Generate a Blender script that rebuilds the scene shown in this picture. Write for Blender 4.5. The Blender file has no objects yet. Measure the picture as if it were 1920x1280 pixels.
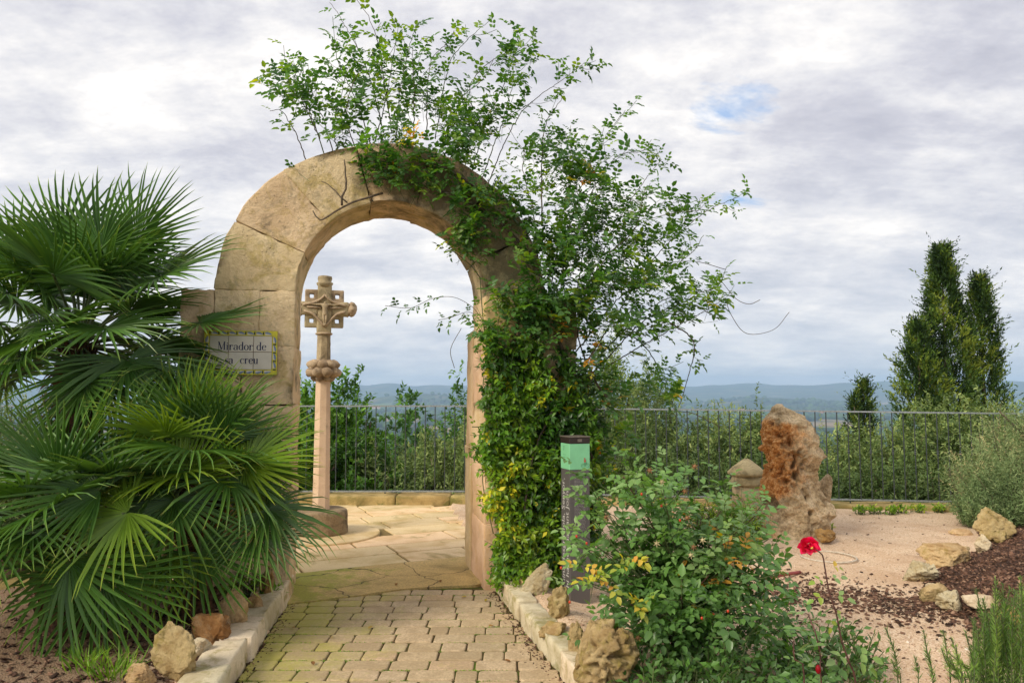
import bpy, bmesh, math, random
import numpy as np
from mathutils import Vector, Matrix, noise
SC = bpy.context.scene
COL = SC.collection
PI = math.pi
rnd = random.Random(11)
RG = np.random.default_rng(7)

# ------------------------------------------------------------------ camera, sky, sun, exposure
EYE, PITCH, FPX = 1.6, math.radians(3.9), 1400.0
cam_d = bpy.data.cameras.new("camera")
cam = bpy.data.objects.new("camera", cam_d)
COL.objects.link(cam)
cam_d.lens = 36.0 * FPX / 1920.0
cam_d.sensor_width = 36.0
cam_d.clip_start = 0.05
cam_d.clip_end = 60000.0
cam.location = (0, 0, EYE)
cam.rotation_euler = (PI / 2 + PITCH, 0, 0)
SC.camera = cam

SUN_DIR = Vector((-0.60, -0.52, 0.58)).normalized()
SUN_EL = math.asin(SUN_DIR.z)
SUN_AZ = math.atan2(SUN_DIR.x, SUN_DIR.y)
sun_d = bpy.data.lights.new("sun", 'SUN')
sun_d.energy = 1.5
sun_d.angle = math.radians(20)
sun_d.color = (1.0, 0.90, 0.74)
sun = bpy.data.objects.new("sun", sun_d)
COL.objects.link(sun)
sun.rotation_euler = SUN_DIR.to_track_quat('Z', 'Y').to_euler()

world = bpy.data.worlds.new("World")
SC.world = world
world.use_nodes = True
SC.view_settings.view_transform = 'Standard'
SC.view_settings.look = 'None'
SC.view_settings.gamma = 1.0
SC.view_settings.use_curve_mapping = False
SC.view_settings.exposure = 1.27


class NT:
    """small helper for node trees"""
    def __init__(s, tree):
        s.t = tree
        s.t.nodes.clear()

    def n(s, typ, ins=None, **kw):
        nd = s.t.nodes.new(typ)
        for k, v in kw.items():
            setattr(nd, k, v)
        for k, v in (ins or {}).items():
            sock = nd.inputs[k]
            if isinstance(v, bpy.types.NodeSocket):
                s.t.links.new(v, sock)
            elif isinstance(v, tuple) and len(v) == 2 and isinstance(v[0], bpy.types.Node):
                s.t.links.new(v[0].outputs[v[1]], sock)
            elif isinstance(v, bpy.types.Node):
                s.t.links.new(v.outputs[0], sock)
            else:
                sock.default_value = v
        return nd

    def m(s, op, a, b=None, c=None, clamp=False):
        ins = {0: a}
        if b is not None:
            ins[1] = b
        if c is not None:
            ins[2] = c
        nd = s.n('ShaderNodeMath', ins, operation=op)
        nd.use_clamp = clamp
        return nd

    def ramp(s, fac, stops, interp='LINEAR'):
        nd = s.n('ShaderNodeValToRGB', {0: fac})
        cr = nd.color_ramp
        cr.interpolation = interp
        while len(cr.elements) < len(stops):
            cr.elements.new(0.5)
        for e, (p, c) in zip(cr.elements, stops):
            e.position = p
            e.color = c if len(c) == 4 else (*c, 1)
        return nd

    def mix(s, fac, a, b, mode='MIX'):
        nd = s.n('ShaderNodeMix', data_type='RGBA', blend_type=mode)
        for idx, v in ((0, fac), (6, a), (7, b)):
            sock = nd.inputs[idx]
            if isinstance(v, bpy.types.Node):
                out = v.outputs[2] if v.bl_idname == 'ShaderNodeMix' else (v.outputs[1] if v.bl_idname in ('ShaderNodeTexNoise', 'ShaderNodeTexVoronoi') and idx != 0 else v.outputs[0])
                s.t.links.new(out, sock)
            elif isinstance(v, bpy.types.NodeSocket):
                s.t.links.new(v, sock)
            elif idx == 0:
                sock.default_value = v
            else:
                sock.default_value = v if len(v) == 4 else (*v, 1)
        return nd


def mixout(nd):
    return nd.outputs[2] if nd.bl_idname == 'ShaderNodeMix' else nd.outputs[0]


def build_world():
    g = NT(world.node_tree)
    out = g.n('ShaderNodeOutputWorld')
    sky = g.n('ShaderNodeTexSky', sky_type='NISHITA')
    sky.sun_disc = False
    sky.sun_elevation = SUN_EL
    sky.sun_rotation = SUN_AZ
    sky.air_density = 1.2
    sky.dust_density = 1.5
    tc = g.n('ShaderNodeTexCoord')
    nrm = g.n('ShaderNodeVectorMath', {0: (tc, 'Generated')}, operation='NORMALIZE')
    sp = g.n('ShaderNodeSeparateXYZ', {0: nrm})
    zz = g.m('MAXIMUM', (sp, 'Z'), 0.0)
    den = g.m('ADD', zz, 0.24)
    px = g.m('DIVIDE', (sp, 'X'), den)
    py = g.m('DIVIDE', (sp, 'Y'), den)
    cb = g.n('ShaderNodeCombineXYZ', {0: px, 1: py, 2: 3.3})
    big = g.n('ShaderNodeTexNoise', {'Vector': cb, 'Scale': 3.1, 'Detail': 12.0, 'Roughness': 0.66, 'Distortion': 0.1})
    mp = g.n('ShaderNodeMapping', {0: cb, 'Rotation': (0, 0, math.radians(35)), 'Scale': (1.0, 1.9, 1.0)})
    stre = g.n('ShaderNodeTexNoise', {'Vector': mp, 'Scale': 1.9, 'Detail': 12.0, 'Roughness': 0.68, 'Distortion': 0.2})
    shade = g.m('ADD', g.m('MULTIPLY', (big, 0), 0.5), g.m('MULTIPLY', (stre, 0), 0.5))
    shade = g.m('ADD', g.m('MULTIPLY', g.m('SUBTRACT', shade, 0.5), 1.35), 0.492)
    # elevation term: paler and smoother towards the horizon
    low = g.n('ShaderNodeMapRange', {0: (sp, 'Z'), 1: 0.0, 2: 0.30, 3: 1.0, 4: 0.0})
    # glow of the veiled sun, round the upper left of the view
    gd = Vector((-0.62, 0.68, 0.42)).normalized()
    dt = g.n('ShaderNodeVectorMath', {0: nrm, 1: tuple(gd)}, operation='DOT_PRODUCT')
    glow = g.n('ShaderNodeMapRange', {0: (dt, 'Value'), 1: 0.55, 2: 1.0, 3: 0.0, 4: 1.0})
    sh2 = g.m('ADD', shade, g.m('MULTIPLY', glow, 0.07))
    cl = g.ramp(sh2, [(0.32, (4.4, 4.4, 5.0)), (0.43, (5.4, 5.35, 5.85)), (0.51, (6.5, 6.4, 6.65)), (0.60, (8.0, 7.75, 7.6)), (0.72, (10.2, 9.8, 9.3))])
    lowc = g.mix(low, (0, 0, 0), (0, 0, 0))
    pale = g.ramp(shade, [(0.36, (5.9, 6.2, 6.7)), (0.5, (7.2, 7.2, 7.35)), (0.64, (9.0, 8.6, 8.2))])
    lw = g.m('MULTIPLY', low, 0.85)
    clouds = g.mix(lw, cl, pale)
    # gaps of clear blue
    gp0 = g.n('ShaderNodeTexNoise', {'Vector': mp, 'Scale': 2.3, 'Detail': 8.0, 'Roughness': 0.6, 'Distortion': 0.2})
    gp = g.m('ADD', g.m('MULTIPLY', g.m('SUBTRACT', (gp0, 0), 0.5), 1.5), 0.5)
    gdir = Vector((0.285, 0.98, 0.318)).normalized()
    dg = g.n('ShaderNodeVectorMath', {0: nrm, 1: tuple(gdir)}, operation='DOT_PRODUCT')
    gfac = g.n('ShaderNodeMapRange', {0: (dg, 'Value'), 1: 0.9945, 2: 1.0, 3: 0.0, 4: 0.40})
    gm = g.m('ADD', (gp, 0), gfac)
    gap = g.n('ShaderNodeMapRange', {0: gm, 1: 0.86, 2: 1.02, 3: 0.0, 4: 0.8})
    blue = g.mix(0.5, (sky.outputs[0]), (2.2, 4.4, 8.5))
    fin = g.mix((gap.outputs[0]), clouds, blue)
    bg = g.n('ShaderNodeBackground', {0: mixout(fin), 1: 0.0545})
    g.t.links.new(bg.outputs[0], out.inputs[0])


build_world()

# ------------------------------------------------------------------ pixel -> world helpers (measured from the photograph)
CP, SP_ = math.cos(PITCH), math.sin(PITCH)


def ray(px, py):
    x = (px - 960) / FPX
    y = (640 - py) / FPX
    return Vector((x, CP - y * SP_, SP_ + y * CP))


def P(px, py, Y):
    r = ray(px, py)
    t = Y / r.y
    return Vector((r.x * t, Y, EYE + r.z * t))


def G(px, py, z=0.0):
    r = ray(px, py)
    t = (z - EYE) / r.z
    return Vector((r.x * t, r.y * t, z))


ARCH_T = math.radians(11.7)
AU = Vector((math.cos(ARCH_T), math.sin(ARCH_T), 0))
AV = Vector((-math.sin(ARCH_T), math.cos(ARCH_T), 0))
AC = Vector((-0.973, 6.045, 0))


def A(u, v, z):
    return AC + AU * u + AV * v + Vector((0, 0, z))


def PA(px, py, v=0.0):
    """point on the plane at depth v of the arch frame"""
    r = ray(px, py)
    o = Vector((0, 0, EYE)) - AC
    t = (v - o.dot(AV)) / r.dot(AV)
    return Vector((0, 0, EYE)) + r * t


# ------------------------------------------------------------------ object helpers
def tag(o, label=None, cat=None, group=None, kind=None):
    if label:
        o['label'] = label
    if cat:
        o['category'] = cat
    if group:
        o['group'] = group
    if kind:
        o['kind'] = kind
    return o


def empty(name, loc=(0, 0, 0), rz=0.0, label=None, cat=None, group=None, kind=None):
    o = bpy.data.objects.new(name, None)
    COL.objects.link(o)
    o.location = loc
    o.rotation_euler = (0, 0, rz)
    o.empty_display_size = 0.1
    return tag(o, label, cat, group, kind)


def link(name, me, mat=None, parent=None, smooth=False, kind=None):
    if mat is not None and len(me.materials) == 0:
        me.materials.append(mat)
    if smooth:
        me.polygons.foreach_set('use_smooth', [True] * len(me.polygons))
    o = bpy.data.objects.new(name, me)
    COL.objects.link(o)
    if parent is not None:
        o.parent = parent
    if kind:
        o['kind'] = kind
    return o


def wmesh(name, verts, faces, parent=None, rn=None):
    """mesh from world-space verts, moved into the parent's frame"""
    V = np.asarray(verts, dtype=np.float64).reshape(-1, 3)
    if parent is not None:
        V = V - np.array(parent.location)[None, :]
        rz = parent.rotation_euler.z
        if abs(rz) > 1e-9:
            c, s = math.cos(-rz), math.sin(-rz)
            V = np.stack([V[:, 0] * c - V[:, 1] * s, V[:, 0] * s + V[:, 1] * c, V[:, 2]], 1)
    me = bpy.data.meshes.new(name)
    if isinstance(faces, np.ndarray):
        nf, k = faces.shape
        me.vertices.add(len(V))
        me.vertices.foreach_set('co', V.ravel().astype(np.float32))
        me.loops.add(nf * k)
        me.loops.foreach_set('vertex_index', faces.ravel().astype(np.int32))
        me.polygons.add(nf)
        me.polygons.foreach_set('loop_start', (np.arange(nf) * k).astype(np.int32))
        me.polygons.foreach_set('loop_total', np.full(nf, k, dtype=np.int32))
        me.update(calc_edges=True)
    else:
        me.from_pydata(V.tolist(), [], faces)
        me.update()
    if rn is not None:
        a = me.attributes.new('rn', 'FLOAT', 'POINT')
        a.data.foreach_set('value', np.asarray(rn, dtype=np.float32))
    return me


class MB:
    def __init__(s):
        s.v, s.f = [], []

    def tube(s, pts, rad, n=6, cap=True):
        pts = [Vector(p) for p in pts]
        m = len(pts)
        if not hasattr(rad, '__len__'):
            rad = [rad] * m
        b = len(s.v)
        ref = None
        for i, p in enumerate(pts):
            d = (pts[min(i + 1, m - 1)] - pts[max(i - 1, 0)])
            if d.length < 1e-9:
                d = Vector((0, 0, 1))
            d.normalize()
            if ref is None:
                ref = d.orthogonal().normalized()
            ref = (ref - d * ref.dot(d))
            if ref.length < 1e-6:
                ref = d.orthogonal()
            ref.normalize()
            w = d.cross(ref)
            for k in range(n):
                a = 2 * PI * k / n
                s.v.append(p + (ref * math.cos(a) + w * math.sin(a)) * rad[i])
        for i in range(m - 1):
            for k in range(n):
                k2 = (k + 1) % n
                s.f.append((b + i * n + k, b + i * n + k2, b + (i + 1) * n + k2, b + (i + 1) * n + k))
        if cap:
            s.f.append(tuple(b + k for k in reversed(range(n))))
            s.f.append(tuple(b + (m - 1) * n + k for k in range(n)))
        return s

    def box(s, c, sx, sy, sz, M=None, bev=0.0):
        b = len(s.v)
        c = Vector(c)
        if bev <= 0:
            for z in (-1, 1):
                for x, y in ((-1, -1), (1, -1), (1, 1), (-1, 1)):
                    p = Vector((x * sx / 2, y * sy / 2, z * sz / 2))
                    s.v.append(c + (M @ p if M else p))
            s.f += [(b + 3, b + 2, b + 1, b), (b + 4, b + 5, b + 6, b + 7)]
            for i in range(4):
                j = (i + 1) % 4
                s.f.append((b + i, b + j, b + 4 + j, b + 4 + i))
        else:
            rings = []
            for z, ins in ((-1, bev), (-1, 0), (1, 0), (1, bev)):
                zz = z * sz / 2 - (z * bev if ins == 0 else 0)
                ring = []
                hx, hy = sx / 2 - ins, sy / 2 - ins
                for (x, y) in ((-hx + bev, -hy), (hx - bev, -hy), (hx, -hy + bev), (hx, hy - bev), (hx - bev, hy), (-hx + bev, hy), (-hx, hy - bev), (-hx, -hy + bev)):
                    p = Vector((x, y, zz))
                    ring.append(len(s.v))
                    s.v.append(c + (M @ p if M else p))
                rings.append(ring)
            s.f.append(tuple(reversed(rings[0])))
            s.f.append(tuple(rings[-1]))
            for r0, r1 in zip(rings, rings[1:]):
                for i in range(8):
                    j = (i + 1) % 8
                    s.f.append((r0[i], r0[j], r1[j], r1[i]))
        return s

    def lathe(s, c, prof, n=24, wob=0.0, seed=0):
        b = len(s.v)
        c = Vector(c)
        for j, (r, z) in enumerate(prof):
            for k in range(n):
                a = 2 * PI * k / n
                rr = r
                if wob:
                    rr += wob * noise.noise(Vector((math.cos(a) * 2.2, math.sin(a) * 2.2, z * 5 + seed))) 
                s.v.append(c + Vector((rr * math.cos(a), rr * math.sin(a), z)))
        for j in range(len(prof) - 1):
            for k in range(n):
                k2 = (k + 1) % n
                s.f.append((b + j * n + k, b + j * n + k2, b + (j + 1) * n + k2, b + (j + 1) * n + k))
        s.f.append(tuple(b + k for k in reversed(range(n))))
        s.f.append(tuple(b + (len(prof) - 1) * n + k for k in range(n)))
        return s

    def blob(s, c, rx, ry, rz, sub=2, amp=0.0, seed=0.0, fr=2.0):
        bm = bmesh.new()
        bmesh.ops.create_icosphere(bm, subdivisions=sub, radius=1)
        b = len(s.v)
        c = Vector(c)
        for v in bm.verts:
            p = v.co.copy()
            k = 1 + amp * noise.noise(p * fr + Vector((seed, seed * .7, -seed)))
            s.v.append(c + Vector((p.x * rx * k, p.y * ry * k, p.z * rz * k)))
        for f in bm.faces:
            s.f.append(tuple(b + v.index for v in f.verts))
        bm.free()
        return s

    def build(s, name, mat, parent=None, smooth=False, kind=None):
        me = wmesh(name, [tuple(v) for v in s.v], s.f, parent)
        return link(name, me, mat, parent, smooth, kind)


def smooth_path(pts, step=0.05):
    """catmull-rom samples"""
    pts = [Vector(p) for p in pts]
    if len(pts) < 3:
        n = max(2, int((pts[-1] - pts[0]).length / step))
        return [pts[0].lerp(pts[-1], i / n) for i in range(n + 1)]
    ex = [pts[0] * 2 - pts[1]] + pts + [pts[-1] * 2 - pts[-2]]
    out = []
    for i in range(1, len(ex) - 2):
        p0, p1, p2, p3 = ex[i - 1], ex[i], ex[i + 1], ex[i + 2]
        n = max(2, int((p2 - p1).length / step))
        for k in range(n):
            t = k / n
            out.append(0.5 * ((2 * p1) + (p2 - p0) * t + (2 * p0 - 5 * p1 + 4 * p2 - p3) * t * t + (3 * p1 - p0 - 3 * p2 + p3) * t ** 3))
    out.append(pts[-1])
    return out


def unit(a):
    return a / np.maximum(np.linalg.norm(a, axis=1, keepdims=True), 1e-9)


def leaf_mesh(name, Pp, D, N, L, W, R, style=6, fold=0.25, droop=0.12, parent=None):
    """one small folded leaf per row; style 6: rounder, 4: pointed, 2: flat blade"""
    Pp = np.asarray(Pp, float); D = unit(np.asarray(D, float)); N = np.asarray(N, float)
    n = len(Pp)
    L = np.broadcast_to(np.asarray(L, float), (n,))[:, None]
    W = np.broadcast_to(np.asarray(W, float), (n,))[:, None]
    N = unit(N - D * (N * D).sum(1, keepdims=True) + 1e-6)
    S = np.cross(D, N)

    def pt(t, s, h):
        return Pp + D * (L * t) + S * (W * s) + N * (W * h) - N * (L * droop * t * t)
    if style == 6:
        vs = [pt(0, 0, 0), pt(.28, -.46, fold), pt(.68, -.38, fold * .9), pt(1, 0, 0), pt(.68, .38, fold * .9), pt(.28, .46, fold), pt(.48, 0, 0)]
        fs = [(0, 1, 6), (1, 2, 6), (2, 3, 6), (3, 4, 6), (4, 5, 6), (5, 0, 6)]
    elif style == 4:
        vs = [pt(0, 0, 0), pt(.45, -.5, fold), pt(1, 0, 0), pt(.45, .5, fold), pt(.5, 0, 0)]
        fs = [(0, 1, 4), (1, 2, 4), (2, 3, 4), (3, 0, 4)]
    else:
        vs = [pt(0, 0, 0), pt(.4, -.5, 0), pt(1, 0, 0), pt(.4, .5, fold)]
        fs = [(0, 1, 2), (0, 2, 3)]
    k = len(vs)
    V = np.stack(vs, 1).reshape(-1, 3)
    F = (np.arange(n)[:, None, None] * k + np.array(fs)[None]).reshape(-1, 3)
    return wmesh(name, V, F, parent, np.repeat(np.asarray(R, float), k))


def rot_grid_noise(p, f, seed):
    return noise.noise(Vector((p[0] * f + seed, p[1] * f - seed, p[2] * f + seed * .3)))


# ------------------------------------------------------------------ materials
def new_mat(name):
    m = bpy.data.materials.new(name)
    m.use_nodes = True
    return m, NT(m.node_tree)


def finish(g, col, rough=0.85, bump=None, bs=0.3, bd=0.01, spec=0.3, metal=0.0):
    b = g.n('ShaderNodeBsdfPrincipled')
    b.inputs['Specular IOR Level'].default_value = spec
    b.inputs['Metallic'].default_value = metal
    if isinstance(rough, (int, float)):
        b.inputs['Roughness'].default_value = rough
    else:
        g.t.links.new(rough.outputs[0], b.inputs['Roughness'])
    if isinstance(col, (bpy.types.Node,)):
        g.t.links.new(mixout(col), b.inputs['Base Color'])
    else:
        b.inputs['Base Color'].default_value = (*col, 1)
    if bump is not None:
        bp = g.n('ShaderNodeBump', {'Strength': bs, 'Distance': bd, 'Height': bump})
        g.t.links.new(bp.outputs[0], b.inputs['Normal'])
    o = g.n('ShaderNodeOutputMaterial')
    g.t.links.new(b.outputs[0], o.inputs[0])
    return b


def stone_mat(name, base, dark, stain=None, stain_amt=0.5, sc=1.0, bs=0.6, bd=0.012, obj_var=0.12, pits=True, stain2=None, edge_moss=None, lichen=False):
    """weathered stone: two tones, speckle, stains with their own shapes, pits in the relief"""
    m, g = new_mat(name)
    geo = g.n('ShaderNodeNewGeometry')
    pos = (geo, 'Position')
    n1 = g.n('ShaderNodeTexNoise', {'Vector': pos, 'Scale': 2.1 * sc, 'Detail': 8.0, 'Roughness': 0.62, 'Distortion': 0.4})
    n2 = g.n('ShaderNodeTexNoise', {'Vector': pos, 'Scale': 38.0 * sc, 'Detail': 5.0, 'Roughness': 0.7})
    c = g.ramp((n1, 0), [(0.38, dark), (0.54, base)])
    c = g.mix(g.ramp((n2, 0), [(0.35, (0.45, 0.45, 0.45)), (0.6, (0, 0, 0))]), c, dark)
    if stain is not None:
        n3 = g.n('ShaderNodeTexNoise', {'Vector': pos, 'Scale': 1.5 * sc, 'Detail': 9.0, 'Roughness': 0.68, 'Distortion': 0.8})
        off = g.n('ShaderNodeMapRange', {0: (n3, 0), 1: 0.62 - 0.2 * stain_amt, 2: 0.70 - 0.15 * stain_amt, 3: 0.0, 4: 0.85})
        c = g.mix(off, c, stain)
    if stain2 is not None:
        n4 = g.n('ShaderNodeTexNoise', {'Vector': g.n('ShaderNodeVectorMath', {0: pos, 1: (7, 3, 5)}, operation='ADD'), 'Scale': 2.7 * sc, 'Detail': 9.0, 'Roughness': 0.72, 'Distortion': 0.5})
        off = g.n('ShaderNodeMapRange', {0: (n4, 0), 1: 0.52, 2: 0.62, 3: 0.0, 4: 0.75})
        c = g.mix(off, c, stain2)
    if lichen:
        l1 = g.n('ShaderNodeTexNoise', {'Vector': pos, 'Scale': 6.5, 'Detail': 12.0, 'Roughness': 0.78, 'Distortion': 0.3})
        c = g.mix(g.n('ShaderNodeMapRange', {0: (l1, 0), 1: 0.53, 2: 0.60, 3: 0.0, 4: 0.38}), c, (0.30, 0.245, 0.155))
        l2 = g.n('ShaderNodeTexNoise', {'Vector': g.n('ShaderNodeVectorMath', {0: pos, 1: (2, 9, 4)}, operation='ADD'), 'Scale': 16.0, 'Detail': 8.0, 'Roughness': 0.75})
        c = g.mix(g.n('ShaderNodeMapRange', {0: (l2, 0), 1: 0.64, 2: 0.70, 3: 0.0, 4: 0.8}), c, (0.62, 0.53, 0.38))
        c = g.mix(g.n('ShaderNodeMapRange', {0: (l2, 0), 1: 0.36, 2: 0.31, 3: 0.0, 4: 0.8}), c, (0.13, 0.10, 0.065))
        sz = g.n('ShaderNodeSeparateXYZ', {0: pos})
        # dark crust on the rain-washed upper right side of the ring
        cz = g.m('ADD', g.m('MULTIPLY', g.m('SUBTRACT', (sz, 'X'), -0.9), 0.16), g.m('MULTIPLY', g.m('SUBTRACT', (sz, 'Z'), 2.6), 0.13))
        l3 = g.n('ShaderNodeTexNoise', {'Vector': pos, 'Scale': 3.2, 'Detail': 11.0, 'Roughness': 0.74})
        c = g.mix(g.n('ShaderNodeMapRange', {0: g.m('ADD', (l3, 0), cz), 1: 0.54, 2: 0.68, 3: 0.0, 4: 0.78}), c, (0.15, 0.115, 0.07))
    if obj_var:
        oi = g.n('ShaderNodeObjectInfo')
        hsv = g.n('ShaderNodeHueSaturation', {'Color': mixout(c)})
        v = g.n('ShaderNodeMapRange', {0: (oi, 'Random'), 1: 0.0, 2: 1.0, 3: 1 - obj_var, 4: 1 + obj_var})
        g.t.links.new(v.outputs[0], hsv.inputs['Value'])
        h = g.n('ShaderNodeMapRange', {0: (oi, 'Random'), 1: 0.0, 2: 1.0, 3: 0.512, 4: 0.488})
        g.t.links.new(h.outputs[0], hsv.inputs['Hue'])
        c = hsv
    mus = g.n('ShaderNodeTexNoise', {'Vector': pos, 'Scale': 14.0 * sc, 'Detail': 10.0, 'Roughness': 0.75})
    h = (mus, 0)
    hh = g.m('MULTIPLY', h, 1.0)
    if pits:
        vo = g.n('ShaderNodeTexVoronoi', {'Vector': g.n('ShaderNodeVectorMath', {0: pos, 1: (n2, 1)}, operation='ADD') if False else pos, 'Scale': 26.0 * sc, 'Randomness': 1.0})
        msk = g.n('ShaderNodeTexNoise', {'Vector': pos, 'Scale': 5.0 * sc, 'Detail': 3.0})
        thr = g.n('ShaderNodeMapRange', {0: (msk, 0), 1: 0.45, 2: 0.7, 3: 0.0, 4: 0.28})
        pit = g.m('LESS_THAN', (vo, 'Distance'), thr)
        pr = g.m('SUBTRACT', 1.0, g.m('DIVIDE', (vo, 'Distance'), 0.28), clamp=True)
        pm = g.m('MULTIPLY', pit, pr)
        hh = g.m('SUBTRACT', hh, g.m('MULTIPLY', pm, 1.2))
    finish(g, c, 0.9, hh, bs, bd, 0.2)
    return m


def leaf_mat(name, stops, trans=0.3, rough=0.5, spec=0.35, back=None, gain=(1.65, 1.4, 1.1)):
    m, g = new_mat(name)
    if gain:
        stops = [(p, (min(.9, c[0] * gain[0]), min(.9, c[1] * gain[1]), min(.9, c[2] * gain[2]))) for p, c in stops]
    at = g.n('ShaderNodeAttribute', attribute_name='rn')
    c = g.ramp((at, 'Fac'), stops)
    geo = g.n('ShaderNodeNewGeometry')
    nz = g.n('ShaderNodeTexNoise', {'Vector': (geo, 'Position'), 'Scale': 3.0, 'Detail': 3.0})
    v = g.n('ShaderNodeMapRange', {0: (nz, 0), 1: 0.3, 2: 0.7, 3: 0.8, 4: 1.35})
    hs = g.n('ShaderNodeHueSaturation', {'Color': mixout(c), 'Value': v})
    cc = hs
    if back is not None:
        cc = g.mix(g.m('MULTIPLY', geo.outputs['Backfacing'], 0.4).outputs[0], hs.outputs[0], back)
    b = g.n('ShaderNodeBsdfPrincipled', {'Base Color': mixout(cc), 'Roughness': rough})
    b.inputs['Specular IOR Level'].default_value = spec
    tcol = g.n('ShaderNodeHueSaturation', {'Color': mixout(cc), 'Hue': 0.485, 'Saturation': 1.1, 'Value': 1.5})
    tr = g.n('ShaderNodeBsdfTranslucent', {0: tcol})
    mx = g.n('ShaderNodeMixShader', {0: trans, 1: b, 2: tr})
    o = g.n('ShaderNodeOutputMaterial', {0: mx})
    return m


def plain_mat(name, col, rough=0.6, metal=0.0, spec=0.4, var=0.1, bscale=40, bs=0.15):
    m, g = new_mat(name)
    geo = g.n('ShaderNodeNewGeometry')
    nz = g.n('ShaderNodeTexNoise', {'Vector': (geo, 'Position'), 'Scale': float(bscale), 'Detail': 5.0, 'Roughness': 0.6})
    d = tuple(x * (1 - 2 * var) for x in col)
    b_ = tuple(min(1, x * (1 + var)) for x in col)
    c = g.ramp((nz, 0), [(0.35, d), (0.65, b_)])
    finish(g, c, rough, (nz, 0), bs, 0.003, spec, metal)
    return m


M = {}
M['arch'] = stone_mat('arch_limestone', (0.88, 0.68, 0.42), (0.68, 0.50, 0.29), (0.21, 0.165, 0.10), 0.38, 1.6, 1.0, 0.025, 0.04, True, (0.52, 0.38, 0.14), lichen=True)
M['jamb'] = stone_mat('jamb_limestone', (0.76, 0.55, 0.34), (0.62, 0.42, 0.235), (0.40, 0.30, 0.16), 0.2, 1.3, 0.8, 0.02, 0.05, True, (0.68, 0.46, 0.22))
M['cross'] = stone_mat('cross_stone', (0.52, 0.41, 0.26), (0.28, 0.21, 0.125), (0.10, 0.08, 0.055), 0.35, 2.0, 0.8, 0.012, 0.04)
M['shaft'] = stone_mat('shaft_stone', (0.74, 0.57, 0.38), (0.60, 0.44, 0.28), (0.40, 0.3, 0.18), 0.1, 1.6, 0.5, 0.01, 0.03)
M['drum'] = stone_mat('pedestal_stone', (0.36, 0.27, 0.16), (0.15, 0.105, 0.06), (0.07, 0.055, 0.035), 0.4, 1.6, 0.9, 0.02, 0.05)
M['kerb'] = stone_mat('kerb_limestone', (0.74, 0.64, 0.46), (0.54, 0.44, 0.28), (0.27, 0.235, 0.08), 0.35, 2.4, 0.8, 0.012, 0.12, True, (0.34, 0.28, 0.10))
M['flag'] = stone_mat('flagstone', (0.80, 0.61, 0.36), (0.63, 0.45, 0.22), (0.36, 0.27, 0.10), 0.3, 1.2, 0.8, 0.012, 0.14)
M['rock'] = stone_mat('garden_rock', (0.62, 0.46, 0.24), (0.40, 0.26, 0.115), (0.17, 0.13, 0.04), 0.35, 3.0, 1.0, 0.02, 0.16, True, (0.36, 0.27, 0.07))
M['rock_pale'] = stone_mat('pale_garden_rock', (0.74, 0.63, 0.44), (0.52, 0.38, 0.21), (0.36, 0.20, 0.08), 0.3, 3.0, 1.0, 0.02, 0.14, True)
M['rock_rust'] = stone_mat('rusty_garden_rock', (0.54, 0.31, 0.12), (0.32, 0.16, 0.05), (0.10, 0.06, 0.03), 0.3, 3.0, 1.0, 0.025, 0.10, True, (0.50, 0.38, 0.22))
M['bollard'] = stone_mat('bollard_stone', (0.58, 0.46, 0.27), (0.34, 0.26, 0.14), (0.15, 0.125, 0.08), 0.6, 3.2, 1.0, 0.02, 0.03)
M['edge'] = stone_mat('edge_stone', (0.46, 0.34, 0.14), (0.26, 0.19, 0.07), (0.16, 0.15, 0.04), 0.5, 1.8, 0.8, 0.015, 0.1)


def brick_mat():
    m, g = new_mat('path_brick')
    geo = g.n('ShaderNodeNewGeometry')
    pos = (geo, 'Position')
    oi = g.n('ShaderNodeObjectInfo')
    c = g.ramp((oi, 'Random'), [(0.0, (0.45, 0.34, 0.20)), (0.2, (0.58, 0.44, 0.26)), (0.45, (0.66, 0.50, 0.32)), (0.7, (0.54, 0.43, 0.27)), (0.85, (0.70, 0.52, 0.32)), (1.0, (0.62, 0.43, 0.27))])
    n1 = g.n('ShaderNodeTexNoise', {'Vector': pos, 'Scale': 60.0, 'Detail': 6.0, 'Roughness': 0.7})
    c = g.mix(g.ramp((n1, 0), [(0.36, (0.6, 0.6, 0.6)), (0.62, (0, 0, 0))]), c, (0.24, 0.17, 0.10))
    n2 = g.n('ShaderNodeTexNoise', {'Vector': pos, 'Scale': 7.0, 'Detail': 8.0, 'Roughness': 0.7, 'Distortion': 0.6})
    c = g.mix(g.ramp((n2, 0), [(0.42, (0.5, 0.5, 0.5)), (0.60, (0, 0, 0))]), c, (0.33, 0.235, 0.13))
    sp = g.n('ShaderNodeSeparateXYZ', {0: pos})
    # moss keeps to the damp left side of the path
    left = g.n('ShaderNodeMapRange', {0: (sp, 'X'), 1: -1.55, 2: -0.55, 3: 0.31, 4: 0.0})
    n3 = g.n('ShaderNodeTexNoise', {'Vector': pos, 'Scale': 3.2, 'Detail': 8.0, 'Roughness': 0.7})
    n3b = g.n('ShaderNodeTexNoise', {'Vector': pos, 'Scale': 22.0, 'Detail': 8.0, 'Roughness': 0.75})
    nn3 = g.m('ADD', g.m('ADD', g.m('MULTIPLY', (n3, 0), 0.5), g.m('MULTIPLY', (n3b, 0), 0.5)), g.m('MULTIPLY', (oi, 'Random'), 0.16))
    ms = g.n('ShaderNodeMapRange', {0: g.m('ADD', nn3, left), 1: 0.66, 2: 0.92, 3: 0.0, 4: 0.8})
    c = g.mix(ms, c, (0.38, 0.36, 0.06))
    finish(g, c, 0.85, g.m('ADD', (n1, 0), (n2, 0)), 0.5, 0.006, 0.25)
    return m


M['brick'] = brick_mat()


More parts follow.
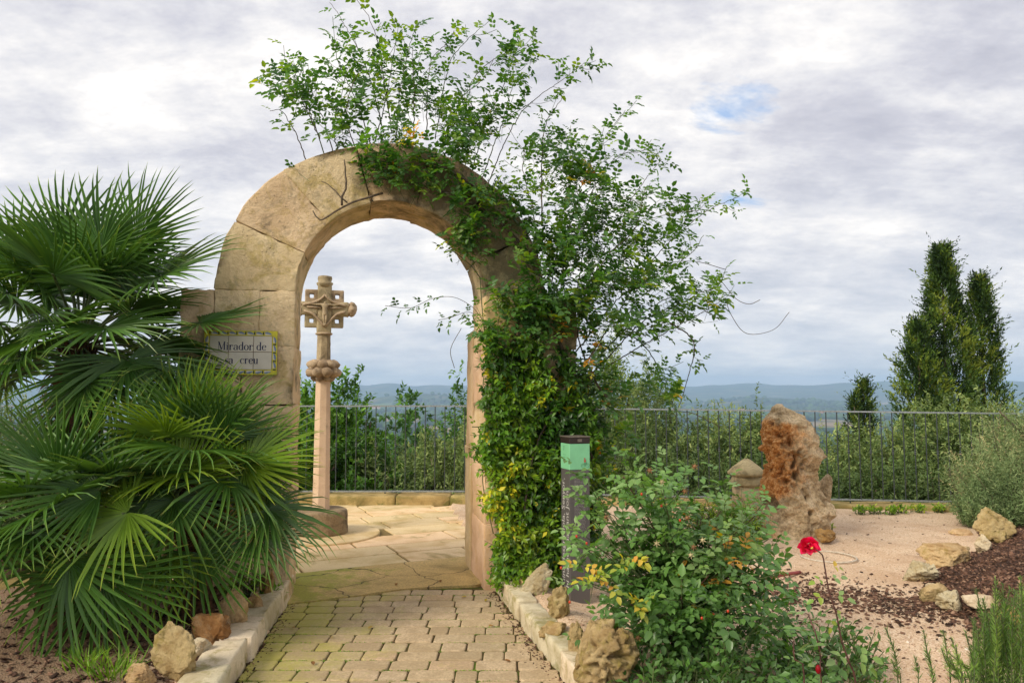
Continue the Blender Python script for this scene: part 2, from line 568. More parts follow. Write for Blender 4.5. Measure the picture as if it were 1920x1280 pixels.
def ground_mats():
    m, g = new_mat('pink_gravel')
    geo = g.n('ShaderNodeNewGeometry')
    pos = (geo, 'Position')
    vo = g.n('ShaderNodeTexVoronoi', {'Vector': pos, 'Scale': 95.0})
    c = g.ramp((vo, 'Color'), [(0.0, (0.46, 0.32, 0.195)), (0.4, (0.67, 0.48, 0.315)), (0.7, (0.75, 0.57, 0.395)), (1.0, (0.80, 0.67, 0.51))])
    n = g.n('ShaderNodeTexNoise', {'Vector': pos, 'Scale': 1.3, 'Detail': 8.0, 'Roughness': 0.66})
    c = g.mix(g.ramp((n, 0), [(0.36, (0.62, 0.62, 0.62)), (0.56, (0, 0, 0))]), c, (0.50, 0.32, 0.19))
    n9 = g.n('ShaderNodeTexNoise', {'Vector': pos, 'Scale': 5.3, 'Detail': 6.0, 'Roughness': 0.7})
    c = g.mix(g.ramp((n9, 0), [(0.56, (0, 0, 0)), (0.72, (0.5, 0.5, 0.5))]), c, (0.26, 0.15, 0.09))
    # damp dark soil of the left bed
    sp = g.n('ShaderNodeSeparateXYZ', {0: pos})
    lf = g.n('ShaderNodeMapRange', {0: (sp, 'X'), 1: -1.75, 2: -2.3, 3: 0.0, 4: 0.8})
    c = g.mix(lf, c, (0.14, 0.085, 0.05))
    h = g.m('SUBTRACT', 1.0, (vo, 'Distance'))
    finish(g, c, 0.95, h, 0.9, 0.008, 0.15)
    M['gravel'] = m
    m, g = new_mat('moss_joint')
    geo = g.n('ShaderNodeNewGeometry')
    n = g.n('ShaderNodeTexNoise', {'Vector': (geo, 'Position'), 'Scale': 6.0, 'Detail': 8.0, 'Roughness': 0.7})
    c = g.ramp((n, 0), [(0.40, (0.085, 0.055, 0.03)), (0.52, (0.10, 0.085, 0.03)), (0.6, (0.10, 0.16, 0.02))])
    n2 = g.n('ShaderNodeTexNoise', {'Vector': (geo, 'Position'), 'Scale': 120.0, 'Detail': 4.0})
    finish(g, c, 0.95, (n2, 0), 1.0, 0.01, 0.1)
    M['joint'] = m
    m, g = new_mat('sand_joint')
    geo = g.n('ShaderNodeNewGeometry')
    n = g.n('ShaderNodeTexNoise', {'Vector': (geo, 'Position'), 'Scale': 3.0, 'Detail': 8.0, 'Roughness': 0.7})
    c = g.ramp((n, 0), [(0.40, (0.17, 0.12, 0.05)), (0.6, (0.28, 0.21, 0.08))])
    n2 = g.n('ShaderNodeTexNoise', {'Vector': (geo, 'Position'), 'Scale': 120.0, 'Detail': 4.0})
    finish(g, c, 0.95, (n2, 0), 0.8, 0.008, 0.1)
    M['sand'] = m
    # cracked, mossy concrete of the threshold
    m, g = new_mat('mossy_concrete')
    geo = g.n('ShaderNodeNewGeometry')
    pos = (geo, 'Position')
    n = g.n('ShaderNodeTexNoise', {'Vector': pos, 'Scale': 1.7, 'Detail': 9.0, 'Roughness': 0.7, 'Distortion': 0.5})
    c = g.ramp((n, 0), [(0.36, (0.34, 0.25, 0.10)), (0.46, (0.55, 0.40, 0.16)), (0.58, (0.68, 0.48, 0.195)), (0.72, (0.76, 0.56, 0.27))])
    sp = g.n('ShaderNodeSeparateXYZ', {0: pos})
    lf = g.n('ShaderNodeMapRange', {0: (sp, 'X'), 1: -1.7, 2: -0.8, 3: 0.30, 4: 0.0})
    n3 = g.n('ShaderNodeTexNoise', {'Vector': pos, 'Scale': 4.2, 'Detail': 8.0, 'Roughness': 0.72})
    ms = g.n('ShaderNodeMapRange', {0: g.m('ADD', (n3, 0), lf), 1: 0.62, 2: 0.80, 3: 0.0, 4: 0.85})
    c = g.mix(ms, c, (0.30, 0.34, 0.04))
    n4 = g.n('ShaderNodeTexNoise', {'Vector': pos, 'Scale': 70.0, 'Detail': 6.0, 'Roughness': 0.75})
    c = g.mix(g.ramp((n4, 0), [(0.40, (0.5, 0.5, 0.5)), (0.58, (0, 0, 0))]), c, (0.20, 0.15, 0.07))
    wv = g.n('ShaderNodeVectorMath', {0: pos, 1: g.n('ShaderNodeVectorMath', {0: (g.n('ShaderNodeTexNoise', {'Vector': pos, 'Scale': 2.0, 'Detail': 5.0}), 1), 1: (0.5, 0.5, 0.0)}, operation='MULTIPLY')}, operation='ADD')
    vo = g.n('ShaderNodeTexVoronoi', {'Vector': wv, 'Scale': 1.35}, feature='DISTANCE_TO_EDGE')
    cr = g.m('LESS_THAN', (vo, 0), 0.008)
    c = g.mix(g.m('MULTIPLY', cr, 0.8), c, (0.08, 0.06, 0.03))
    h = g.m('SUBTRACT', (n4, 0), g.m('MULTIPLY', cr, 1.5))
    finish(g, c, 0.9, h, 0.6, 0.008, 0.2)
    M['slab'] = m
    # plain with fields and woods, far away
    m, g = new_mat('countryside')
    geo = g.n('ShaderNodeNewGeometry')
    pos = (geo, 'Position')
    mpn = g.n('ShaderNodeMapping', {0: pos, 'Scale': (0.004, 0.0022, 0.0), 'Rotation': (0, 0, 0.5)})
    vo = g.n('ShaderNodeTexVoronoi', {'Vector': mpn, 'Scale': 1.0})
    c = g.ramp((vo, 'Color'), [(0.0, (0.035, 0.055, 0.02)), (0.3, (0.05, 0.075, 0.025)), (0.42, (0.10, 0.20, 0.05)), (0.6, (0.16, 0.27, 0.07)), (0.75, (0.30, 0.22, 0.13)), (1.0, (0.22, 0.18, 0.10))], 'CONSTANT')
    n = g.n('ShaderNodeTexNoise', {'Vector': pos, 'Scale': 0.004, 'Detail': 8.0, 'Roughness': 0.65})
    c = g.mix(g.ramp((n, 0), [(0.44, (1, 1, 1)), (0.52, (0, 0, 0))]), c, (0.035, 0.055, 0.022))
    sp = g.n('ShaderNodeSeparateXYZ', {0: pos})
    hz = g.n('ShaderNodeMapRange', {0: (sp, 'Z'), 1: -72.0, 2: -50.0, 3: 0.0, 4: 0.9})
    n2 = g.n('ShaderNodeTexNoise', {'Vector': pos, 'Scale': 0.006, 'Detail': 6.0, 'Roughness': 0.6})
    hc = g.ramp((n2, 0), [(0.40, (0.03, 0.05, 0.025)), (0.55, (0.06, 0.075, 0.035)), (0.66, (0.16, 0.14, 0.08))])
    rr = g.n('ShaderNodeVectorMath', {0: pos}, operation='LENGTH')
    nr = g.n('ShaderNodeMapRange', {0: (rr, 'Value'), 1: 60.0, 2: 600.0, 3: 0.0, 4: 1.0})
    hz2 = g.m('MULTIPLY', hz, nr)
    c = g.mix(hz2, c, hc)
    near = g.ramp((g.n('ShaderNodeTexNoise', {'Vector': pos, 'Scale': 0.9, 'Detail': 8.0}), 0), [(0.4, (0.05, 0.05, 0.02)), (0.6, (0.12, 0.10, 0.05))])
    c = g.mix(nr, near, c)
    finish(g, c, 1.0, None, spec=0.0)
    M['country'] = m


ground_mats()

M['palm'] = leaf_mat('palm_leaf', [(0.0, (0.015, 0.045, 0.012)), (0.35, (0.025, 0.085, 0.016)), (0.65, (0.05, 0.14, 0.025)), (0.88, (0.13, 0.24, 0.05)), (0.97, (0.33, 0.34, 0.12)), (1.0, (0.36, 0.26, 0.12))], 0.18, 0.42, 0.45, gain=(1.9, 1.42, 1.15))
M['palm_bright'] = leaf_mat('young_palm_leaf', [(0.0, (0.04, 0.09, 0.012)), (0.5, (0.095, 0.19, 0.02)), (0.85, (0.20, 0.31, 0.05)), (1.0, (0.40, 0.38, 0.12))], 0.25, 0.42, 0.45)
M['palm_dry'] = leaf_mat('dry_palm_leaf', [(0.0, (0.15, 0.085, 0.035)), (0.5, (0.25, 0.14, 0.06)), (1.0, (0.36, 0.22, 0.10))], 0.1, 0.8, 0.1, gain=None)
M['rose'] = leaf_mat('rose_leaf', [(0.0, (0.012, 0.05, 0.014)), (0.4, (0.025, 0.095, 0.02)), (0.72, (0.055, 0.16, 0.03)), (0.90, (0.13, 0.25, 0.035)), (0.955, (0.30, 0.32, 0.03)), (1.0, (0.38, 0.18, 0.02))], 0.4, 0.42, 0.45, (0.09, 0.17, 0.07), gain=(2.3, 1.75, 1.2))
M['creeper'] = leaf_mat('creeper_leaf', [(0.0, (0.014, 0.055, 0.007)), (0.35, (0.045, 0.13, 0.010)), (0.65, (0.10, 0.21, 0.013)), (0.85, (0.20, 0.31, 0.02)), (0.95, (0.42, 0.42, 0.025)), (1.0, (0.50, 0.30, 0.02))], 0.3, 0.38, 0.5)
M['bushrose'] = leaf_mat('garden_rose_leaf', [(0.0, (0.018, 0.06, 0.014)), (0.35, (0.042, 0.13, 0.022)), (0.6, (0.085, 0.215, 0.045)), (0.84, (0.19, 0.32, 0.16)), (0.93, (0.14, 0.29, 0.03)), (0.975, (0.48, 0.46, 0.03)), (1.0, (0.5, 0.25, 0.03))], 0.3, 0.36, 0.5, (0.13, 0.22, 0.085))
M['olive'] = leaf_mat('wild_olive_leaf', [(0.0, (0.02, 0.038, 0.012)), (0.4, (0.055, 0.085, 0.03)), (0.75, (0.12, 0.155, 0.06)), (1.0, (0.24, 0.27, 0.12))], 0.25, 0.5, 0.3, gain=(1.95, 2.0, 1.6))
M['lentisk'] = leaf_mat('broad_tree_leaf', [(0.0, (0.012, 0.035, 0.008)), (0.4, (0.03, 0.085, 0.014)), (0.75, (0.07, 0.17, 0.025)), (1.0, (0.15, 0.28, 0.05))], 0.3, 0.45, 0.4, gain=(2.1, 1.9, 1.4))
M['cypress'] = leaf_mat('cypress_leaf', [(0.0, (0.010, 0.026, 0.008)), (0.45, (0.024, 0.06, 0.014)), (0.8, (0.055, 0.115, 0.02)), (1.0, (0.13, 0.19, 0.03))], 0.15, 0.6, 0.2)
M['rosemary'] = leaf_mat('rosemary_leaf', [(0.0, (0.025, 0.06, 0.018)), (0.5, (0.06, 0.14, 0.03)), (0.85, (0.14, 0.25, 0.06)), (1.0, (0.24, 0.34, 0.12))], 0.2, 0.5, 0.3)
M['lavender'] = leaf_mat('lavender_leaf', [(0.0, (0.035, 0.055, 0.022)), (0.45, (0.085, 0.125, 0.055)), (0.75, (0.16, 0.20, 0.10)), (0.9, (0.26, 0.22, 0.13)), (1.0, (0.34, 0.27, 0.17))], 0.2, 0.7, 0.1, gain=(1.75, 1.75, 1.55))
M['weed'] = leaf_mat('weed_leaf', [(0.0, (0.05, 0.13, 0.015)), (0.6, (0.12, 0.26, 0.03)), (1.0, (0.30, 0.40, 0.05))], 0.3, 0.5, 0.3)
M['fallen'] = leaf_mat('fallen_leaf', [(0.0, (0.09, 0.045, 0.02)), (0.5, (0.22, 0.11, 0.04)), (0.8, (0.34, 0.20, 0.06)), (1.0, (0.42, 0.33, 0.05))], 0.1, 0.8, 0.1, gain=None)
M['petal'] = leaf_mat('red_petal', [(0.0, (0.35, 0.002, 0.012)), (0.5, (0.62, 0.006, 0.035)), (0.85, (0.80, 0.02, 0.09)), (1.0, (0.9, 0.35, 0.4))], 0.25, 0.5, 0.3, gain=None)
M['wood'] = plain_mat('grey_wood', (0.13, 0.095, 0.065), 0.9, var=0.25)
M['cane'] = plain_mat('rose_cane', (0.10, 0.075, 0.045), 0.8, var=0.25)
M['green_cane'] = plain_mat('green_rose_cane', (0.10, 0.13, 0.045), 0.7, var=0.25)
M['red_cane'] = plain_mat('red_rose_cane', (0.11, 0.045, 0.035), 0.6, var=0.25)
M['trunk'] = plain_mat('palm_fibre', (0.11, 0.055, 0.028), 0.95, var=0.35, bs=1.0)
M['petiole'] = plain_mat('palm_stalk', (0.09, 0.13, 0.04), 0.6, var=0.2)
M['iron'] = plain_mat('fence_iron', (0.06, 0.072, 0.072), 0.5, 0.3, 0.5, 0.15)
M['rail'] = plain_mat('fence_rail_sky_sheen', (0.33, 0.36, 0.37), 0.45, 0.4, 0.5, 0.15)  # dark-grey metal rails; the sky's reflection is painted in as a paler colour
M['totem'] = plain_mat('totem_grey', (0.115, 0.105, 0.102), 0.45, 0.1, 0.4, 0.05, 300, 0.03)
M['totem_cap'] = plain_mat('totem_cap_brown', (0.038, 0.026, 0.022), 0.45, 0.2, 0.4, 0.1, 200, 0.05)
M['totem_top'] = plain_mat('totem_top_grey', (0.17, 0.14, 0.115), 0.5, 0.2, 0.4, 0.1)
M['mint'] = plain_mat('panel_mint', (0.22, 0.56, 0.30), 0.5, 0.0, 0.4, 0.04, 10, 0.0)
M['mint_dark'] = plain_mat('print_dark_green', (0.10, 0.30, 0.16), 0.5)
M['print_grey'] = plain_mat('print_grey', (0.30, 0.28, 0.27), 0.5, var=0.03)
M['ink_white'] = plain_mat('print_pale', (0.58, 0.56, 0.54), 0.5, var=0.03)
M['ink_red'] = plain_mat('print_red', (0.35, 0.06, 0.04), 0.5)
M['tile'] = plain_mat('glazed_tile', (0.62, 0.56, 0.46), 0.25, 0.0, 0.5, 0.05, 9, 0.02)
M['grout'] = plain_mat('grout', (0.26, 0.16, 0.10), 0.9)
M['ink_blue'] = plain_mat('tile_blue_black', (0.03, 0.03, 0.075), 0.3, var=0.05)
M['tile_yellow'] = plain_mat('tile_yellow', (0.58, 0.52, 0.03), 0.3, var=0.1)
M['tile_blue'] = plain_mat('tile_grey_blue', (0.16, 0.22, 0.34), 0.3)
M['tile_green'] = plain_mat('tile_dark_green', (0.02, 0.035, 0.02), 0.3)
M['hose'] = plain_mat('red_hose', (0.30, 0.055, 0.05), 0.5)
M['bark_chip'] = leaf_mat('bark_chip', [(0.0, (0.035, 0.02, 0.013)), (0.5, (0.09, 0.045, 0.028)), (0.85, (0.17, 0.09, 0.058)), (1.0, (0.32, 0.20, 0.13))], 0.0, 0.85, 0.2, gain=None)
M['pebble'] = leaf_mat('pebble', [(0.0, (0.28, 0.17, 0.11)), (0.5, (0.52, 0.35, 0.25)), (0.85, (0.66, 0.50, 0.38)), (1.0, (0.78, 0.70, 0.60))], 0.0, 0.9, 0.2, gain=None)
M['hip'] = plain_mat('rose_hip_red', (0.50, 0.05, 0.015), 0.3)
M['withered'] = plain_mat('withered_flower', (0.28, 0.14, 0.06), 0.9, var=0.3)
M['sepal'] = plain_mat('pale_sepal', (0.45, 0.38, 0.20), 0.8, var=0.2)
M['stamen'] = plain_mat('yellow_stamen', (0.8, 0.55, 0.1), 0.7)
M['house'] = plain_mat('farmhouse_wall', (0.70, 0.52, 0.40), 0.9, bscale=0.2)
M['house_roof'] = plain_mat('farmhouse_roof', (0.36, 0.15, 0.08), 0.9, bscale=0.2)
M['pane'] = plain_mat('dark_window', (0.03, 0.03, 0.035), 0.3)
M['cement_ring'] = plain_mat('pale_cement', (0.55, 0.48, 0.38), 0.9, var=0.15)

# ------------------------------------------------------------------ landscape
def ridge(th, r):
    """height of the far land; th = azimuth from the view axis (radians, + right)"""
    d = math.degrees(th)
    h = 62 + 16 * math.sin(d * 0.21 + 1.0) + 7 * math.sin(d * 0.83) + 4 * math.sin(d * 2.1 + 2)
    h += 38 * math.exp(-((d + 9.3) / 1.5) ** 2) + 22 * math.exp(-((d + 12.5) / 3.2) ** 2)
    if d > 2:
        h += 22 * min(1, (d - 2) / 8)
    return h


def terrain_z(x, y):
    r = math.hypot(x, y)
    th = math.atan2(x, y)
    if r < 60:
        # garden plateau, then the slope below the fence
        s = y - 11.1 + 0.1 * max(0.0, x - 1.0)
        s = max(s, abs(x) - 11.5, -y - 6)
        if s < 0:
            z = -0.10
        else:
            z = -0.10 - 1.25 * min(1, s / 2.2) - 0.22 * max(0, s - 2.2)
    else:
        t = min(1, (r - 60) / 540)
        z0 = -0.10 - 1.25 - 0.22 * 46.7
        z = z0 + (-80 - z0) * (1 - (1 - t) ** 2)
    if r > 500:
        z += 3 * noise.noise(Vector((x * 0.002, y * 0.002, 0)))
        k = min(1, max(0, (r - 5200) / 2300))
        k = k * k * (3 - 2 * k)
        e = 1 + 0.16 * noise.noise(Vector((x * 0.0014, y * 0.0014, 4))) + 0.06 * noise.noise(Vector((x * 0.005, y * 0.005, 4)))
        z += k * (80 + ridge(th, r)) * e
        d = math.degrees(th)
        # nearer wooded ridges
        m2 = math.exp(-((r - 4300) / 500) ** 2)
        z += m2 * (62 * math.exp(-((d + 7.0) / 5.5) ** 2) + 40 * math.exp(-((d - 19) / 5) ** 2) + 6) * (1 + 0.3 * noise.noise(Vector((x * 0.003, y * 0.003, 9))))
    return z


def build_terrain():
    rings = [0.001, 5, 9, 10, 11, 11.5, 12, 12.6, 13.4, 14.5, 16, 18, 21, 25, 30, 38, 48, 60, 75, 95, 120, 150, 190, 240, 300, 370, 450, 550, 680, 850, 1050, 1300, 1550, 1800, 2100, 2400, 2700, 3000, 3300]
    r = 3300
    while r < 9000:
        r += 130
        rings.append(r)
    # fine azimuths in front, coarse behind
    az = []
    a = -180.0
    while a < 180:
        az.append(math.radians(a))
        a += 0.3 if -38 < a < 38 else 3.0
    n = len(az)
    V = []
    for r in rings:
        for t in az:
            x, y = r * math.sin(t), r * math.cos(t)
            V.append((x, y, terrain_z(x, y)))
    idx = np.arange(len(rings) * n).reshape(len(rings), n)
    a0 = idx[:-1, :]
    a1 = np.roll(idx, -1, 1)[:-1, :]
    b0 = idx[1:, :]
    b1 = np.roll(idx, -1, 1)[1:, :]
    F = np.stack([a0, b0, b1, a1], -1).reshape(-1, 4)[:, ::-1]
    me = wmesh('terrain', V, F)
    link('terrain', me, M['country'], None, True, 'structure')


build_terrain()


def box_haze():
    mb = MB()
    z0, z1 = -110.0, 190.0
    mb.box((0, 0, (z0 + z1) / 2), 18600, 18600, z1 - z0)
    m = bpy.data.materials.new('pale_air')
    m.use_nodes = True
    g = NT(m.node_tree)
    pv = g.n('ShaderNodeVolumePrincipled')
    pv.inputs['Color'].default_value = (0.50, 0.71, 1.0, 1)
    pv.inputs['Density'].default_value = 0.00019
    pv.inputs['Anisotropy'].default_value = 0.0
    o = g.n('ShaderNodeOutputMaterial')
    g.t.links.new(pv.outputs[0], o.inputs['Volume'])
    mb.build('haze', m, None, False, 'stuff')


box_haze()


def far_woods():
    """woods and hedgerows on the plain that read as one mass"""
    mb = MB()
    bm = bmesh.new()
    bmesh.ops.create_icosphere(bm, subdivisions=1, radius=1)
    base = np.array([v.co[:] for v in bm.verts])
    fb = np.array([[v.index for v in f.verts] for f in bm.faces])
    bm.free()
    Vs, Fs, R = [], [], []
    k = 0
    rr = np.random.default_rng(3)
    cnt = 0
    while cnt < 5200:
        if rr.random() < 0.5:
            r = math.exp(rr.uniform(math.log(250), math.log(5200)))
        else:
            r = rr.uniform(900, 5200)
        t = math.radians(rr.uniform(-36, 36))
        x, y = r * math.sin(t), r * math.cos(t)
        nz = noise.noise(Vector((x * 0.0022, y * 0.0036, 2.0)))
        if nz < 0.02 and rr.random() > 0.06:
            continue
        s = rr.uniform(5, 10) * (1 + r / 4000)
        z = terrain_z(x, y)
        jit = 1 + rr.uniform(-.25, .25, base.shape)
        Vs.append(base * jit * np.array([s, s, s * 0.75]) + np.array([x, y, z + s * 0.5]))
        Fs.append(fb + k)
        R.append(np.full(len(base), rr.uniform(0, 0.7)))
        k += len(base)
        cnt += 1
    me = wmesh('far_woods', np.concatenate(Vs), np.concatenate(Fs), None, np.concatenate(R))
    link('far_woods', me, M['cypress'], None, False, 'stuff')


far_woods()


def farmhouse(px, Y, w, lab):
    p = P(px, 740, Y)
    z = terrain_z(p.x, p.y)
    e = empty('farmhouse', (p.x, Y, z), 0.2, lab, 'farmhouse', 'farmhouses out on the plain')
    h = w * 0.42
    d = w * 0.6
    MB().box((p.x, Y, z + h / 2), w, d, h).build('wall', M['house'], e)
    mb = MB()
    mb.v += [Vector((p.x + sx * w * .53, Y + sy * d * .56, z + h)) for sx, sy in ((-1, -1), (1, -1), (1, 1), (-1, 1))]
    mb.v += [Vector((p.x - w * .53, Y, z + h * 1.45)), Vector((p.x + w * .53, Y, z + h * 1.45))]
    mb.f += [(0, 1, 5, 4), (2, 3, 4, 5), (1, 2, 5), (3, 0, 4), (3, 2, 1, 0)]
    mb.build('roof', M['house_roof'], e)
    for k in (-.28, .05, .3):
        MB().box((p.x + w * k, Y - d / 2 - 0.02, z + h * .55), w * .08, 0.3, h * .3).build('window', M['pane'], e)


farmhouse(1543, 2600, 26, 'pale farmhouse far out on the plain, just right of the tall boulder')
farmhouse(1392, 3100, 24, 'small far farmhouse on the plain left of the tall boulder')
farmhouse(706, 3300, 34, 'far farmhouse seen through the arch to the right of the stone cross')
farmhouse(1780, 3400, 24, 'far farmhouse beyond the pair of tall cypresses')

# ------------------------------------------------------------------ garden ground, path, terrace
PATH_L = [G(440, 1280), G(552, 1112)]
PATH_R = [G(1062, 1280), G(912, 1086)]


def lerp_x(seg, y):
    (a, b) = seg
    t = (y - a.y) / (b.y - a.y)
    return a.x + (b.x - a.x) * t


def pl(y):
    return lerp_x(PATH_L, min(y, 6.2))


def pr(y):
    return lerp_x(PATH_R, min(y, 6.3))


def fence_pt(x):
    """front line of the edging kerb / fence"""
    if x < -0.6:
        y = 11.0
        top, bot = 1.40, 0.165
    else:
        t = (x + 0.6) / 7.4
        y = 11.0 - 0.85 * t
        top, bot = 1.385 - 0.07 * t, 0.15 - 0.03 * t
    return y, top, bot


def uv_of(x, y):
    d = Vector((x, y, 0)) - AC
    return d.dot(AU), d.dot(AV)


def mulch_w(x, y):
    """how much a spot belongs to the bark-mulched bed at the right"""
    # edge of the bed runs along the row of stones
    ex = [(2.6, 1.0), (2.95, 3.6), (3.05, 4.8), (3.25, 5.3), (3.2, 5.75), (3.6, 6.4), (4.3, 7.1), (4.9, 7.7), (5.4, 8.6), (5.8, 10)]
    for (x0, y0), (x1, y1) in zip(ex, ex[1:]):
        if y0 <= y <= y1:
            e = x0 + (x1 - x0) * (y - y0) / (y1 - y0)
            return x - e
    return -1 if y < 1 else -1


def garden_z(x, y):
    u, v = uv_of(x, y)
    inpath = (pl(y) - 0.06 < x < pr(y) + 0.06) and v < 0.5
    interr = v > 0.35 and -3.4 < u < 1.0 and y > 5.5
    if inpath or interr:
        return -0.07
    z = 0.03 + 0.025 * noise.noise(Vector((x * 1.1, y * 1.1, 0))) + 0.010 * noise.noise(Vector((x * 5, y * 5, 3)))
    if x < pl(min(y, 6)):
        z += 0.05 + 0.04 * min(1, (pl(min(y, 6)) - x))
    if x > pr(min(y, 6)) and y < 6.6:
        # raised strip of soil behind the kerb
        d = x - pr(y)
        z += 0.10 * math.exp(-((d - 0.25) / 0.22) ** 2)
    w = mulch_w(x, y)
    if w > 0:
        z += 0.13 * min(1, w / 0.5) + 0.05 * noise.noise(Vector((x * 2, y * 2, 8)))
    # foot of the boulder
    b = G(1500, 1015)
    z += 0.10 * math.exp(-(((x - b.x) / 0.55) ** 2 + ((y - b.y) / 0.45) ** 2))
    return z


def build_garden():
    xs = np.arange(-9, 11.01, 0.085)
    ys = np.arange(-1, 11.3, 0.085)
    V = []
    for y in ys:
        for x in xs:
            yf, _, _ = fence_pt(x)
            yy = min(y, yf + 0.10)
            V.append((x, yy, garden_z(x, yy)))
    nx, ny = len(xs), len(ys)
    idx = np.arange(nx * ny).reshape(ny, nx)
    F = np.stack([idx[:-1, :-1], idx[:-1, 1:], idx[1:, 1:], idx[1:, :-1]], -1).reshape(-1, 4)
    me = wmesh('garden_ground', V, F)
    link('garden_ground', me, M['gravel'], None, True, 'structure')


build_garden()


def brick_mesh(L, W, H, seed):
    r = random.Random(seed)
    c = min(L, W) * 0.15
    out = []
    hx, hy = L / 2, W / 2
    for (sx, sy) in ((1, -1), (1, 1), (-1, 1), (-1, -1)):
        cc = c * r.uniform(.6, 1.3)
        a = (sx * hx, sy * (hy - cc))
        b = (sx * (hx - cc), sy * hy)
        mid = (sx * (hx - cc * .3), sy * (hy - cc * .3))
        if (sx, sy) in ((1, -1), (-1, 1)):
            out += [b, mid, a]
        else:
            out += [a, mid, b]
    v, f = [], []
    n = len(out)
    jit = [r.uniform(-.002, .002) for _ in range(n)]
    for z, ins in ((-H, 0.0), (-0.010, -0.001), (-0.002, 0.002), (0.0, 0.007)):
        for i, (x, y) in enumerate(out):
            l = math.hypot(x, y)
            k = 1 - ins / max(0.03, min(hx, hy))
            v.append((x * (1 - ins / hx) + jit[i], y * (1 - ins / hy) + jit[i], z))
    for j in range(3):
        for i in range(n):
            i2 = (i + 1) % n
            f.append((j * n + i, j * n + i2, (j + 1) * n + i2, (j + 1) * n + i))
    f.append(tuple(3 * n + i for i in range(n)))
    me = bpy.data.meshes.new('brick')
    me.from_pydata(v, [], f)
    me.materials.append(M['brick'])
    return me


def slab_front_y(x):
    pts = [G(540, 1133), G(555, 1130), G(630, 1122), G(712, 1111), G(799, 1102), G(892, 1098), G(930, 1090)]
    for a, b in zip(pts, pts[1:]):
        if a.x <= x <= b.x:
            return a.y + (b.y - a.y) * (x - a.x) / (b.x - a.x)
    return pts[0].y if x < pts[0].x else pts[-1].y


def build_path():
    e = empty('path', (0, 0, 0), 0, None, None, None, 'structure')
    mb = MB()
    mb.v += [Vector((-1.9, 0.2, -0.011)), Vector((1.4, 0.2, -0.011)), Vector((0.1, 6.7, -0.011)), Vector((-2.1, 6.7, -0.011))]
    mb.f.append((0, 1, 2, 3))
    mb.build('joint_bed', M['joint'], e)
    lens = [0.125, 0.155, 0.185, 0.205, 0.225, 0.245, 0.265]
    meshes = {L: [brick_mesh(L, 0.152, 0.045, int(L * 1000) + k) for k in range(3)] for L in lens}
    r = random.Random(5)
    y = 2.92
    row = 0
    while y < 6.25:
        xl, xr = pl(y) + 0.006, pr(y) - 0.006
        x = xl - r.uniform(0, 0.12)
        while x < xr:
            L = r.choice(lens)
            x1 = x + L
            sx = 1.0
            a, b = max(x, xl), min(x1, xr)
            if b - a > 0.035:
                sx = (b - a) / L
                cx = (a + b) / 2
                if y + 0.06 < slab_front_y(cx) + 0.05:
                    o = bpy.data.objects.new('brick', r.choice(meshes[L]))
                    COL.objects.link(o)
                    o.parent = e
                    o.location = (cx, y + r.uniform(-.003, .003), r.uniform(-.003, .002))
                    o.rotation_euler = (r.uniform(-.010, .010), r.uniform(-.010, .010), r.uniform(-.014, .014))
                    o.scale = (sx * 0.985, r.uniform(.96, 1.0), 1)
            x = x1 + r.uniform(0.004, 0.008)
        y += 0.1605
        row += 1


build_path()


def extrude_poly(name, pts, z0, z1, mat, parent=None, kind=None, rough=0.0):
    v = [(p[0], p[1], z0) for p in pts] + [(p[0], p[1], z1) for p in pts]
    n = len(pts)
    f = [tuple(range(n - 1, -1, -1)), tuple(range(n, 2 * n))]
    for i in range(n):
        j = (i + 1) % n
        f.append((i, j, n + j, n + i))
    me = wmesh(name, v, f, parent)
    return link(name, me, mat, parent, False, kind)


def build_threshold():
    front = [G(520, 1138), G(555, 1131), G(590, 1128), G(630, 1122), G(670, 1118), G(712, 1111), G(760, 1105), G(799, 1102), G(845, 1100), G(892, 1098), G(935, 1088)]
    back = [G(900, 1041), G(857, 1046), G(700, 1061), G(559, 1076), G(480, 1084)]
    pts = [(p.x, p.y) for p in front] + [(p.x, p.y) for p in back]
    extrude_poly('threshold_slab', pts, -0.06, 0.010, M['slab'], None, 'structure')
    return back


build_threshold()


def build_terrace():
    e = empty('terrace', (0, 0, 0), 0, None, None, None, 'structure')
    mb = MB()
    a = math.radians(26)
    mb.v += [Vector((-4.4, 5.6, -0.014)), Vector((-1.2, 6.0, -0.014)), Vector((0.5, 7.1, -0.014)), Vector((0.8, 11.1, -0.014)), Vector((-4.4, 11.1, -0.014))]
    mb.f.append((0, 1, 2, 3, 4))
    mb.build('joint_bed', M['sand'], e)
    ux, uy = Vector((math.cos(a), math.sin(a), 0)), Vector((-math.sin(a), math.cos(a), 0))
    o0 = G(559, 1076)
    disc_c = CROSS_C
    r = random.Random(9)
    v = 0.0
    while v < 6.5:
        h = r.uniform(0.42, 0.52)
        u = -5.5 + r.uniform(0, .6)
        while u < 4.5:
            L = r.uniform(0.62, 1.15)
            c = o0 + ux * (u + L / 2) + uy * (v + h / 2)
            if -3.9 < c.x < 0.4 and c.y < 10.9 and not (c - disc_c).length < 0.35 and uv_of(c.x, c.y)[1] > 0.55:
                mb = MB()
                Mt = Matrix.Rotation(a + r.uniform(-.006, .006), 3, 'Z') @ Matrix.Rotation(r.uniform(-.003, .003), 3, 'X')
                mb.box(c + Vector((0, 0, -0.022)), L - 0.026, h - 0.026, 0.044, Mt, 0.006)
                mb.build('flagstone', M['flag'], e)
            u += L
        v += h
    return e


CROSS_C = Vector((-2.16, 8.55, 0))
build_terrace()


